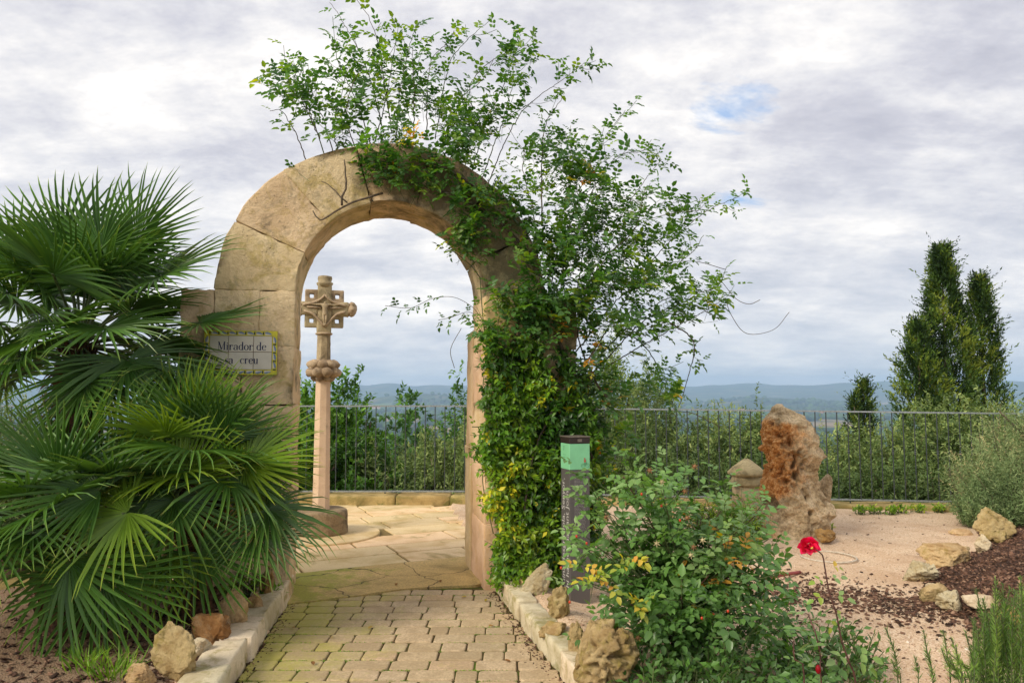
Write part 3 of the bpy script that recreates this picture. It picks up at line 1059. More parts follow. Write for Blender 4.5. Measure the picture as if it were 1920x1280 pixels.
def kerb_line(pts, name, widths, height, outward, seed, step, mat):
    """row of rough kerb stones along a line"""
    e = empty(name, (0, 0, 0), 0, None, None, None, 'structure')
    r = random.Random(seed)
    a, b = Vector(pts[0]), Vector(pts[1])
    L = (b - a).length
    d = (b - a).normalized()
    s = -0.1
    while s < L:
        l = r.uniform(*step)
        l = min(l, L - s + 0.02)
        if l < 0.08:
            break
        c = a + d * (s + l / 2)
        w = r.uniform(*widths)
        h = height * r.uniform(.9, 1.08)
        c = c + outward * (w / 2)
        yaw = math.atan2(d.y, d.x) + r.uniform(-.035, .035)
        c = c + outward * r.uniform(-.008, .010)
        rough_block('kerb_stone', c + Vector((0, 0, h / 2 - 0.05)), l - 0.012, w, h + 0.1 - 0.0, yaw, mat, e, seed * 31 + int(s * 100), amp=0.016, bev=0.011)
        s += l + 0.012
    return e


def rough_block(name, c, sx, sy, sz, yaw, mat, parent, seed, amp=0.008, bev=0.012, nx=None, smooth=True, tiltx=0.0):
    """rounded hewn block: a cube grid, its corners rounded and its faces uneven"""
    res = 0.06
    n = [max(3, min(14, int(s / res) + 2)) for s in (sx, sy, sz)]
    half = Vector((sx / 2, sy / 2, sz / 2))

    def ticks(k, h):
        inner = np.linspace(-h + bev, h - bev, k)
        return [-h] + list(inner) + [h]
    T = [ticks(n[i], half[i]) for i in range(3)]
    verts, vid, faces = [], {}, []
    Rm = Matrix.Rotation(yaw, 3, 'Z') @ Matrix.Rotation(tiltx, 3, 'X')

    def vert(i, j, k):
        key = (i, j, k)
        if key in vid:
            return vid[key]
        p = Vector((T[0][i], T[1][j], T[2][k]))
        q = Vector((max(-half.x + bev, min(half.x - bev, p.x)), max(-half.y + bev, min(half.y - bev, p.y)), max(-half.z + bev, min(half.z - bev, p.z))))
        dd = p - q
        if dd.length > 1e-6:
            nn = dd.normalized()
            p = q + nn * bev
            wp = c + Rm @ p
            p = p + nn * amp * (noise.noise(wp * 4.0 + Vector((seed, 0, 0))) + 0.7 * noise.noise(wp * 13.0) + 0.3 * noise.noise(wp * 31.0))
        vid[key] = len(verts)
        verts.append(c + Rm @ p)
        return vid[key]
    m = [len(t) for t in T]
    for (ax, b1, b2) in ((0, 1, 2), (1, 2, 0), (2, 0, 1)):
        for side in (0, m[ax] - 1):
            for i in range(m[b1] - 1):
                for j in range(m[b2] - 1):
                    q = []
                    for (di, dj) in ((0, 0), (1, 0), (1, 1), (0, 1)):
                        k = [0, 0, 0]
                        k[ax], k[b1], k[b2] = side, i + di, j + dj
                        q.append(vert(*k))
                    if side == 0:
                        q.reverse()
                    faces.append(tuple(q))
    me = wmesh(name, [tuple(v) for v in verts], faces, parent)
    return link(name, me, mat, parent, smooth)


def nl(a, b, side):
    d = (b - a).normalized()
    return Vector((d.y, -d.x, 0)) * side


ka, kb = Vector((PATH_R[0].x + 0.62, 2.9, 0)), Vector(PATH_R[1])
ka.x = lerp_x(PATH_R, 2.9)
kerb_line((ka, kb), 'right_kerb', (0.13, 0.16), 0.135, nl(ka, kb, 1), 3, (0.26, 0.38), M['kerb'])
ka2, kb2 = Vector((lerp_x(PATH_L, 2.9), 2.9, 0)), Vector((PATH_L[1].x, PATH_L[1].y - 0.02, 0))
kerb_line((ka2, kb2), 'left_kerb', (0.19, 0.23), 0.15, nl(ka2, kb2, -1), 8, (0.40, 0.52), M['kerb'])


# ------------------------------------------------------------------ the stone arch
def warped_block(name, fn, nu, nv, nw, mat, parent, seed, bev=0.007, amp=0.013):
    """fn(s,t,w) maps the unit cube to the block (arch frame -> world)"""
    def ticks(k, b):
        return [0.0] + list(np.linspace(b, 1 - b, k)) + [1.0]
    p000 = fn(0, 0, 0)
    lens = [(fn(1, .5, .5) - fn(0, .5, .5)).length, (fn(.5, 1, .5) - fn(.5, 0, .5)).length, (fn(.5, .5, 1) - fn(.5, .5, 0)).length]
    bs = [min(.3, bev / max(l, 1e-3)) for l in lens]
    T = [ticks(nu, bs[0]), ticks(nv, bs[1]), ticks(nw, bs[2])]
    cen = fn(.5, .5, .5)
    verts, vid, faces = [], {}, []

    def vert(i, j, k):
        key = (i, j, k)
        if key in vid:
            return vid[key]
        t = [T[0][i], T[1][j], T[2][k]]
        q = [max(bs[a], min(1 - bs[a], t[a])) for a in range(3)]
        p, c0 = fn(*t), fn(*q)
        d = p - c0
        if d.length > 1e-7:
            nn = d.normalized()
            p = c0 + nn * bev
            p = p + nn * amp * (1.2 * noise.noise(p * 2.6 + Vector((seed, 0, 0))) + 0.8 * noise.noise(p * 8.0) + 0.45 * noise.noise(p * 22.0) - max(0, noise.noise(p * 11 + Vector((5, seed, 0))) - 0.35) * 3)
        vid[key] = len(verts)
        verts.append(p)
        return vid[key]
    m = [len(t) for t in T]
    for (ax, b1, b2) in ((0, 1, 2), (1, 2, 0), (2, 0, 1)):
        for side in (0, m[ax] - 1):
            for i in range(m[b1] - 1):
                for j in range(m[b2] - 1):
                    q = []
                    for (di, dj) in ((0, 0), (1, 0), (1, 1), (0, 1)):
                        k = [0, 0, 0]
                        k[ax], k[b1], k[b2] = side, i + di, j + dj
                        q.append(vert(*k))
                    if side == 0:
                        q.reverse()
                    faces.append(tuple(q))
    me = wmesh(name, [tuple(v) for v in verts], faces, parent)
    bm = bmesh.new()
    bm.from_mesh(me)
    bmesh.ops.recalc_face_normals(bm, faces=bm.faces)
    bm.to_mesh(me)
    bm.free()
    return link(name, me, mat, parent, True)


RI, ZS = 0.763, 2.40            # inner half-width, springing height
RO_A, RO_B = 1.375, 1.25        # outer curve
TH = 0.64                       # thickness of the arch


def build_arch():
    e = empty('stone_arch', tuple(AC), ARCH_T, 'tall weathered sandstone arch with climbing roses over the garden path', 'arch')
    # voussoirs
    cuts = [0, 24, 48, 76, 104, 132, 156, 180]
    for k in range(len(cuts) - 1):
        a0, a1 = math.radians(180 - cuts[k]), math.radians(180 - cuts[k + 1])

        def fn(s, t, w, a0=a0, a1=a1):
            a = a0 + (a1 - a0) * (s + (0.0010 if s < .5 else -0.0010))
            ri = RI
            ca, sa = math.cos(a), math.sin(a)
            oa = RO_A if ca < 0 else 1.27
            ro = 1 / math.sqrt((ca / oa) ** 2 + (sa / RO_B) ** 2)
            r = ri + (ro - ri) * w
            return A(r * ca, t * TH, ZS + r * sa)
        warped_block('voussoir', fn, 10, 9, 9, M['arch'], e, k * 3.1)
    # jambs in courses of one or two blocks
    def course(u0, u1, v0, v1, z0, z1, mat, seed):
        def fn(s, t, w):
            return A(u0 + (u1 - u0) * s, v0 + (v1 - v0) * t, z0 + (z1 - z0) * w)
        warped_block('stone_block', fn, 8, 7, 8, mat, e, seed)
    zs = [-0.1, 0.52, 1.02, 1.50, 1.96, ZS]
    r = random.Random(2)
    for i in range(5):
        z0, z1 = zs[i] + 0.001, zs[i + 1] - 0.001
        sp = RI + (0.40 if i % 2 else 0.27)
        g = 0.002
        ow = 1.62
        # left: stone next the opening, stone behind it, stub of wall further out
        course(-sp + g, -RI, 0, TH, z0, z1, M['arch'], i + 20)
        course(-1.37, -sp - g, 0.004, TH - .01, z0, z1, M['arch'], i + 30)
        course(-ow + g, -1.37 - g, 0.014, TH - .05, z0, z1, M['arch'], i + 40)
        course(RI, sp - g, 0, TH, z0, z1, M['jamb'], i + 50)
        course(sp + g, 1.27, 0.004, TH - .01, z0, z1, M['arch'], i + 60)
        course(1.27 + g, 1.56, 0.014, TH - .05, z0, z1, M['arch'], i + 70)
    # deeper rear pier on the right with a broken top
    def fnp(s, t, w, z0=-.1, z1=1.1):
        return A(RI - 0.02 + .5 * s, TH + 0.004 + .36 * t, z0 + (z1 - z0) * w)
    warped_block('pier_stone', fnp, 7, 6, 12, M['jamb'], e, 81)

    def fnq(s, t, w):
        top = 2.24 + 0.05 * math.sin(s * 9) - 0.10 * (1 - s) * (1 if s < .25 else 0)
        return A(RI - 0.008 + .47 * s, TH + 0.004 + .34 * t, 1.104 + (top - 1.104) * w)
    warped_block('pier_stone', fnq, 8, 6, 12, M['jamb'], e, 82)
    return e


build_arch()


# ------------------------------------------------------------------ tiled name sign
def ribbon(out, pts, wid, M4, off):
    """flat stroke with a width at every point, in the sign's own plane"""
    n = len(pts)
    b = len(out.v)
    for i in range(n):
        x0, y0 = pts[max(0, i - 1)]
        x1, y1 = pts[min(n - 1, i + 1)]
        dx, dy = x1 - x0, y1 - y0
        l = math.hypot(dx, dy) or 1
        nx, ny = -dy / l, dx / l
        w = wid[i] / 2
        out.v.append(M4(pts[i][0] + nx * w, pts[i][1] + ny * w, off))
        out.v.append(M4(pts[i][0] - nx * w, pts[i][1] - ny * w, off))
    for i in range(n - 1):
        out.f.append((b + 2 * i, b + 2 * i + 1, b + 2 * i + 3, b + 2 * i + 2))


TK, TN = 0.19, 0.06


def arc(cx, cy, rx, ry, a0, a1, n=14):
    pts, w = [], []
    for i in range(n + 1):
        a = math.radians(a0 + (a1 - a0) * i / n)
        pts.append((cx + rx * math.cos(a), cy + ry * math.sin(a)))
        w.append(TN + (TK - TN) * abs(math.cos(a)) ** 1.5)
    return pts, w


def glyph(ch):
    """strokes of a roman letter, x-height 1; returns (strokes, advance)"""
    S = []

    def st(x0, y0, x1, y1, w=TK):
        S.append(([(x0, y0), (x1, y1)], [w, w]))
    if ch == 'M':
        H = 1.62
        st(.12, 0, .12, H, TN); st(.95, 0, .95, H); st(.12, H, .55, .1, TK); st(.55, .1, .95, H, TN)
        st(0, 0.03, .28, 0.03, TN); st(.78, .03, 1.12, .03, TN); st(0, H - .03, .2, H - .03, TN); st(.85, H - .03, 1.12, H - .03, TN)
        return S, 1.22
    if ch == 'i':
        st(.16, 0, .16, 1); st(0, .03, .32, .03, TN); st(0, .96, .16, .96, TN)
        S.append(([(.16, 1.22), (.16, 1.40)], [.17, .17]))
        return S, .42
    if ch == 'r':
        st(.16, 0, .16, 1); st(0, .03, .34, .03, TN); st(0, .96, .16, .96, TN)
        S.append(arc(.42, .62, .22, .34, 170, 60)); S.append(([(.50, .84), (.60, .84)], [.17, .17]))
        return S, .66
    if ch == 'a':
        st(.52, .08, .52, .80)
        S.append(arc(.32, .72, .21, .25, 0, 160)); S.append(arc(.30, .28, .24, .26, 90, 300)); st(.52, .08, .68, .04, TN)
        S.append(([(.12, .76), (.20, .76)], [.12, .12]))
        return S, .74
    if ch == 'd':
        st(.58, 0, .58, 1.6); st(.44, 1.57, .58, 1.57, TN); st(.58, .03, .74, .03, TN)
        S.append(arc(.34, .5, .26, .48, 40, 325))
        return S, .80
    if ch == 'o':
        S.append(arc(.34, .5, .28, .48, 0, 360, 24))
        return S, .74
    if ch == 'e':
        S.append(arc(.34, .5, .27, .48, 15, 320, 20)); st(.10, .56, .60, .56, TN)
        return S, .70
    if ch == 's':
        S.append(arc(.28, .74, .18, .22, 40, 230)); S.append(arc(.30, .25, .20, .24, 60, -150)); st(.14, .64, .44, .38, TK)
        return S, .58
    if ch == 'c':
        S.append(arc(.34, .5, .27, .48, 55, 315, 18)); S.append(([(.44, .82), (.54, .82)], [.15, .15]))
        return S, .66
    if ch == 'u':
        st(.16, .25, .16, 1); st(.58, 0, .58, 1); S.append(arc(.36, .26, .20, .24, 180, 330)); st(0, .96, .16, .96, TN); st(.44, .96, .58, .96, TN); st(.58, .03, .72, .03, TN)
        return S, .80
    return S, .4


def build_sign():
    c = PA(452, 661, -0.022)
    ppm = FPX / (c.y * CP)
    Wd, Hd = 131 / ppm, 83 / ppm
    e = empty('name_sign', tuple(c - Vector((0, 0, Hd / 2))), ARCH_T, 'glazed tile sign with blue lettering and yellow leaf border fixed to the left arch jamb', 'sign')

    def M4(x, y, off):
        return c + AU * x + Vector((0, 0, y)) - AV * off
    Rz = Matrix.Rotation(ARCH_T, 3, 'Z')
    MB().box(c + AV * 0.006, Wd, 0.018, Hd, Rz, 0.002).build('backing', M['grout'], e)
    bw = 0.040   # border
    # yellow border strips, butted
    yb = [(0, Hd / 2 - bw / 2, Wd, bw), (0, -Hd / 2 + bw / 2, Wd, bw), (-Wd / 2 + bw / 2, 0, bw, Hd - 2 * bw), (Wd / 2 - bw / 2, 0, bw, Hd - 2 * bw)]
    for (x, y, w, h) in yb:
        MB().box(M4(x, y, 0.006), w - .001, 0.007, h - .001, Rz).build('border_tile', M['tile_yellow'], e)
    iw, ih = Wd - 2 * bw, Hd - 2 * bw
    xs = [-iw / 2, -iw / 2 + iw * .30, -iw / 2 + iw * .70, iw / 2]
    ysn = [-ih / 2, -ih / 2 + ih * .52, ih / 2]
    for i in range(3):
        for j in range(2):
            x0, x1, y0, y1 = xs[i], xs[i + 1], ysn[j], ysn[j + 1]
            MB().box(M4((x0 + x1) / 2, (y0 + y1) / 2, 0.0075), x1 - x0 - .004, 0.009, y1 - y0 - .004, Rz, 0.001).build('tile', M['tile'], e)
    # border print: dark bars, blue leaves and white flecks
    dk, bl, wh, gr = MB(), MB(), MB(), MB()
    F = 0.0108
    inner = bw * .56

    def run(x0, x1, y, horiz, flip):
        L = x1 - x0
        n = max(1, int(round(L / 0.068)))
        for k in range(n):
            a = x0 + L * k / n
            b = x0 + L * (k + 1) / n

            def pt(t, s):
                u = a + (b - a) * t
                w = y + s * flip
                return (u, w) if horiz else (w, u)
            for mbx, poly in ((dk, [pt(.0, -inner / 2), pt(.0, inner / 2)]),):
                ribbon(mbx, poly, [.010, .010], M4, F)
            ribbon(wh, [pt(.18, inner * .25), pt(.5, inner * .22), pt(.9, inner * .42)], [.012, .016, .004], M4, F)
            ribbon(bl, [pt(.14, -inner * .30), pt(.45, -inner * .22), pt(.72, 0.0), pt(.92, inner * .35)], [.004, .016, .012, .003], M4, F + .0006)
    run(-Wd / 2 + bw, Wd / 2 - bw, Hd / 2 - bw / 2, True, -1)
    run(-Wd / 2 + bw, Wd / 2 - bw, -Hd / 2 + bw / 2, True, 1)
    run(-Hd / 2 + bw, Hd / 2 - bw, -Wd / 2 + bw / 2, False, 1)
    run(-Hd / 2 + bw, Hd / 2 - bw, Wd / 2 - bw / 2, False, -1)
    dk.build('border_bars', M['tile_green'], e, kind='stuff')
    bl.build('border_leaves', M['tile_blue'], e, kind='stuff')
    wh.build('border_flecks', M['tile'], e, kind='stuff')
    # lettering
    xh = 0.040

    def write(txt, x, y, tw, wordgap, nm):
        mb = MB()
        adv = sum(glyph(c_)[1] if c_ != ' ' else wordgap for c_ in txt)
        sx = tw / adv
        cx = x
        for c_ in txt:
            if c_ == ' ':
                cx += wordgap * sx
                continue
            S, a_ = glyph(c_)
            for pts, w in S:
                ribbon(mb, [(cx + p[0] * sx, y + p[1] * xh) for p in pts], [q * xh * 1.25 for q in w], M4, 0.0130)
            cx += a_ * sx
        mb.build(nm, M['ink_blue'], e, kind='stuff')
    # rows measured on the photograph
    ppx = 1 / ppm
    write('Mirador de', (411 - 452) * ppx, (661 - 656.3) * ppx, 87 * ppx, .45, 'lettering')
    write('sa creu', (424 - 452) * ppx, (661 - 681.8) * ppx, 60 * ppx, 1.0, 'lettering')


build_sign()


# ------------------------------------------------------------------ wayside cross
def skin_mesh(name, nodes, edges, mat, parent, sub=2):
    """nodes: (point, radius); one continuous skin over the skeleton"""
    me = bpy.data.meshes.new(name + '_bones')
    me.from_pydata([tuple(n[0]) for n in nodes], edges, [])
    o = bpy.data.objects.new(name + '_bones', me)
    COL.objects.link(o)
    md = o.modifiers.new('s', 'SKIN')
    for i, n in enumerate(nodes):
        r = n[1]
        me.skin_vertices[0].data[i].radius = (r, r) if not hasattr(r, '__len__') else r
    me.skin_vertices[0].data[0].use_root = True
    ms = o.modifiers.new('d', 'SUBSURF')
    ms.levels = ms.render_levels = sub
    dg = bpy.context.evaluated_depsgraph_get()
    ev = o.evaluated_get(dg)
    m2 = bpy.data.meshes.new_from_object(ev)
    vs = [tuple(v.co) for v in m2.vertices]
    fs = [tuple(p.vertices) for p in m2.polygons]
    bpy.data.objects.remove(o)
    return link(name, wmesh(name, vs, fs, parent), mat, parent, True)


def build_cross():
    c = CROSS_C
    yaw = math.radians(18)
    X, Yv = Vector((math.cos(yaw), math.sin(yaw), 0)), Vector((-math.sin(yaw), math.cos(yaw), 0))
    e = empty('wayside_cross', tuple(c), yaw, 'carved stone wayside cross on a tall octagonal shaft seen through the arch', 'stone cross')
    MB().lathe(c, [(0.66, -0.02), (0.66, 0.014), (0.655, 0.02), (0.33, 0.024)], 40, 0.006).build('base_disc', M['flag'], e, False)
    MB().lathe(c, [(0.30, 0.02), (0.302, 0.05), (0.296, 0.12), (0.30, 0.22), (0.297, 0.268), (0.285, 0.282), (0.27, 0.288)], 40, 0.012, 3).build('pedestal', M['drum'], e, True)
    # octagonal shaft
    def octa(name, z0, z1, r0, r1, mat, n=8, steps=14):
        mb = MB()
        pts = [c + Vector((0, 0, z0 + (z1 - z0) * i / steps)) for i in range(steps + 1)]
        b = len(mb.v)
        for i, p in enumerate(pts):
            r = r0 + (r1 - r0) * i / steps
            for k in range(n):
                a = 2 * PI * (k + .5) / n + yaw
                mb.v.append(p + Vector((math.cos(a), math.sin(a), 0)) * (r + .003 * noise.noise(Vector((k * 3, i * .9, 0)))))
        for i in range(steps):
            for k in range(n):
                k2 = (k + 1) % n
                mb.f.append((b + i * n + k, b + i * n + k2, b + (i + 1) * n + k2, b + (i + 1) * n + k))
        mb.f.append(tuple(b + steps * n + k for k in range(n)))
        return mb.build(name, mat, e, False)

    def zpx(py):
        return P(615, py, c.y).z
    zk0, zk1 = zpx(713), zpx(671)
    octa('shaft', 0.28, zk0 + .02, 0.100, 0.086, M['shaft'])
    # foliate knot: two rings of lumps
    mb = MB()
    zc = (zk0 + zk1) / 2
    mb.blob(c + Vector((0, 0, zc)), .15, .15, .13, 3, .1, 3)
    for row, (rr, dz, s, n) in enumerate(((.122, .052, .066, 9), (.135, -.035, .070, 9), (.09, -.10, .05, 7))):
        for k in range(n):
            a = 2 * PI * (k + row * .5) / n
            q = c + Vector((rr * math.cos(a), rr * math.sin(a), zc + dz))
            mb.blob(q, s, s, s * .85, 2, .35, k + row * 9, 2.5)
    mb.build('knot', M['cross'], e, True)
    octa('neck', zk1 - .03, zpx(626), 0.083, 0.078, M['cross'], 8, 8)
    zb = zpx(626)
    MB().lathe(c + Vector((0, 0, zb)), [(0.08, -.014), (0.098, -.006), (0.10, .006), (0.08, .016)], 12).build('collar', M['cross'], e, True)
    # head: upright, crosspiece, four pierced corner squares
    zh = zpx(579)
    ztop = zpx(519)
    Rz = Matrix.Rotation(yaw, 3, 'Z')

    def Q(x, y, z):
        return c + X * x + Yv * y + Vector((0, 0, zh + z))

    def rb(x, y, z, sx, sy, sz, nm='arm', amp=.010, bev=.016):
        rough_block(nm, Q(x, y, z), sx, sy, sz, yaw, M['cross'], e, x * 10 + z * 7, amp, bev)
    rb(0, 0, (ztop - zh + zb - zh) / 2 - 0.03, .155, .12, ztop - zb - 0.06, 'upright')
    MB().lathe(c + Vector((0, 0, ztop - .075)), [(0.07, -.05), (0.095, -.012), (0.098, 0.0), (0.074, .014), (0.084, .05), (0.078, .078), (0.05, .085)], 10, 0.008).build('finial', M['cross'], e, True)
    rb(-.17, 0, 0, .19, .115, .155)
    rb(.17, 0, 0, .19, .115, .155)
    for s in (-1, 1):
        mb = MB()
        mb.blob(Q(s * .305, 0, 0), .062, .075, .082, 2, .3, 4 + s)
        for k in range(6):
            a = 2 * PI * k / 6
            mb.blob(Q(s * .308, .055 * math.cos(a), .058 * math.sin(a)), .040, .034, .034, 1, .2, k)
        for k in range(5):
            a = 2 * PI * k / 5
            mb.blob(Q(s * .262, .045 * math.cos(a), .066 * math.sin(a)), .022, .028, .028, 1, .2, k)
        mb.build('arm_end', M['cross'], e, True)
    # pierced squares
    ho, hi = .150, .048
    for sx in (-1, 1):
        for sz in (-1, 1):
            cx, cz = sx * .142, sz * .142
            mb = MB()
            o2 = ho / 2
            i2 = hi / 2
            t = .04
            outer = [(-o2, -o2), (o2, -o2), (o2, o2), (-o2, o2)]
            inner = [(-i2, -i2), (i2, -i2), (i2, i2), (-i2, i2)]
            for y in (-t, t):
                for (x_, z_) in outer + inner:
                    mb.v.append(Q(cx + x_ + .004 * noise.noise(Vector((x_ * 30, z_ * 30, sx + 3 * sz))), y, cz + z_))
            for i in range(4):
                j = (i + 1) % 4
                mb.f.append((i, j, 4 + j, 4 + i))
                mb.f.append((8 + i, 12 + i, 12 + j, 8 + j))
                mb.f.append((j, i, 8 + i, 8 + j))
                mb.f.append((4 + i, 4 + j, 12 + j, 12 + i))
            o_ = mb.build('pierced_square', M['cross'], e)
            bv = o_.modifiers.new('soft_edges', 'BEVEL')
            bv.width = .011
            bv.segments = 2
    # carved bands rising diagonally on the face
    mb = MB()
    for s in (-1, 1):
        mb.tube(smooth_path([Q(s * .24, -.062, .035), Q(s * .15, -.072, .055), Q(s * .05, -.07, .10), Q(0, -.066, .155)], .03), .014, 6)
        mb.tube(smooth_path([Q(s * .23, -.062, -.035), Q(s * .14, -.074, -.065), Q(s * .07, -.07, -.13), Q(0, -.068, -.21)], .03), .015, 6)
        mb.tube([Q(s * .20, -.066, .012), Q(s * .04, -.07, .004)], .010, 5)
    mb.build('carved_band', M['cross'], e, True, 'stuff')
    # worn relief of a figure with spread arms, one body
    nodes = [(Q(0, -.080, -.045), .027), (Q(0, -.082, -.005), .025), (Q(0, -.083, .030), .029), (Q(0, -.086, .050), .013), (Q(.003, -.094, .076), .022),
             (Q(-.045, -.080, .042), .014), (Q(-.095, -.078, .040), .011), (Q(-.150, -.076, .048), .009), (Q(-.166, -.076, .050), .011),
             (Q(.045, -.080, .042), .014), (Q(.095, -.078, .040), .011), (Q(.150, -.076, .048), .009), (Q(.166, -.076, .050), .011),
             (Q(-.014, -.084, -.085), .019), (Q(-.010, -.092, -.130), .015), (Q(-.005, -.082, -.180), .010), (Q(-.004, -.090, -.200), .010),
             (Q(.014, -.084, -.085), .019), (Q(.014, -.094, -.128), .015), (Q(.006, -.084, -.178), .010), (Q(.006, -.092, -.198), .010)]
    edges = [(0, 1), (1, 2), (2, 3), (3, 4), (2, 5), (5, 6), (6, 7), (7, 8), (2, 9), (9, 10), (10, 11), (11, 12), (0, 13), (13, 14), (14, 15), (15, 16), (0, 17), (17, 18), (18, 19), (19, 20)]
    skin_mesh('carved_figure', nodes, edges, M['cross'], e, 1)


build_cross()


# ------------------------------------------------------------------ edging and fence
def build_edging():
    e = empty('edging_wall', (0, 0, 0), 0, 'low mossy stone edging running under the iron fence', 'low wall')
    r = random.Random(4)
    x = -9.5
    while x < 9.5:
        l = r.uniform(0.7, 1.1)
        y0, _, b0 = fence_pt(x)
        y1, _, b1 = fence_pt(x + l)
        yaw = math.atan2(y1 - y0, l)
        h = 0.13 if x < -0.6 else 0.09
        c = Vector((x + l / 2, (y0 + y1) / 2 - 0.02, h / 2 - 0.10))
        rough_block('edging_stone', c, l - 0.004, 0.42, h + 0.20, yaw, M['edge'], e, x * 3, 0.012, 0.03)
        x += l


build_edging()


def build_fence():
    e = empty('iron_fence', (0, 10.9, 0), 0, 'black wrought iron railing with thin upright bars along the edge of the terrace', 'fence')
    x0, xk, x1 = -9.0, -0.6, 9.0
    for (a, b) in ((x0, xk), (xk, x1)):
        for which, mat, hh, ww in (('top_rail', M['rail'], 0.010, 0.045), ('bottom_rail', M['rail'], 0.010, 0.035)):
            mb = MB()
            ya, ta, ba = fence_pt(a + 1e-6)
            yb, tb, bb = fence_pt(b - 1e-6)
            za, zb = (ta, tb) if which == 'top_rail' else (ba, bb)
            p, q = Vector((a, ya, za)), Vector((b, yb, zb))
            n = Vector((-(q - p).y, (q - p).x, 0)).normalized()
            for pp in (p, q):
                for (s, t) in ((-1, -1), (1, -1), (1, 1), (-1, 1)):
                    mb.v.append(pp + n * (s * ww / 2) + Vector((0, 0, t * hh)))
            mb.f += [(0, 1, 2, 3), (7, 6, 5, 4)] + [(i, 4 + i, 4 + (i + 1) % 4, (i + 1) % 4) for i in range(4)]
            mb.build(which, mat, e)
    me_bar = MB()
    me_bar.tube([(0, 0, 0), (0, 0, 1)], 0.0075, 6)
    me_b = wmesh('baluster', [tuple(v) for v in me_bar.v], me_bar.f)
    me_b.materials.append(M['iron'])
    col = MB()
    col.lathe((0, 0, 0), [(0.008, -.032), (0.017, -.024), (0.011, -.012), (0.019, 0), (0.011, .012), (0.017, .024), (0.008, .032)], 8)
    me_c = wmesh('collar', [tuple(v) for v in col.v], col.f)
    me_c.materials.append(M['iron'])
    ft = MB()
    ft.lathe((0, 0, 0), [(0.022, -.06), (0.022, -.05), (0.010, -.045), (0.010, 0.0)], 8)
    me_f = wmesh('foot', [tuple(v) for v in ft.v], ft.f)
    me_f.materials.append(M['iron'])
    x = x0 + .07
    k = 0
    while x < x1:
        y, t, b = fence_pt(x)
        o = bpy.data.objects.new('baluster', me_b)
        COL.objects.link(o)
        o.parent = e
        o.location = (x, y - 10.9, b + .004)
        o.scale = (1, 1, t - b - .008)
        if k % 2 == 0:
            c = bpy.data.objects.new('collar', me_c)
            COL.objects.link(c)
            c.parent = o
            c.location = (0, 0, 0.545)
            c.scale = (1, 1, 1 / (t - b))
        if k % 9 == 4:
            c = bpy.data.objects.new('foot', me_f)
            COL.objects.link(c)
            c.parent = e
            c.location = (x, y - 10.9, b - .012)
        x += 0.1445
        k += 1


build_fence()


# ------------------------------------------------------------------ rocks
def rock_mesh(name, w, d, h, seed, mat, parent=None, pitty=0.0, jag=0.35, sub=4, cuts=7, loc=None, yaw=0.0, label=None):
    r = random.Random(seed)
    bm = bmesh.new()
    bmesh.ops.create_icosphere(bm, subdivisions=sub + (1 if w > .12 or name != 'garden_rock' else 0), radius=1)
    planes = []
    for _ in range(cuts):
        n = Vector((r.gauss(0, 1), r.gauss(-.3, 1), r.gauss(.25, .6))).normalized()
        planes.append((n, r.uniform(.45, .85)))
    off = Vector((seed * 1.37, seed * 2.11, seed * .77))
    for v in bm.verts:
        p = v.co.copy()
        p *= 1 + jag * noise.noise(p * 1.15 + off) + jag * .45 * noise.noise(p * 2.6 + off)
        for n, dd in planes:
            ex = p.dot(n) - dd
            if ex > 0:
                p -= n * ex * .88
        q = p * (1 + .05 * noise.noise(p * 6 + off) - .11 * abs(noise.noise(p * 3.7 + off * 1.3)) - .06 * abs(noise.noise(p * 8.5 + off)) + .03 * noise.noise(p * 17 + off))
        if pitty:
            # hollows eaten into the stone
            a = noise.noise(p * 2.9 + off * 2)
            b = noise.noise(p * 6.3 + off * 3)
            q *= 1 - pitty * (min(.30, max(0, a - .16) * 1.8) + min(.16, max(0, b - .18) * 1.3))
        v.co = Vector((q.x * w / 2, q.y * d / 2, q.z * h / 2))
    lo = min(v.co.z for v in bm.verts)
    for v in bm.verts:
        v.co.z -= lo
    me = bpy.data.meshes.new(name)
    bm.to_mesh(me)
    bm.free()
    o = link(name, me, mat, parent, True)
    if loc is not None:
        o.location = loc
    o.rotation_euler = (0, 0, yaw)
    return o


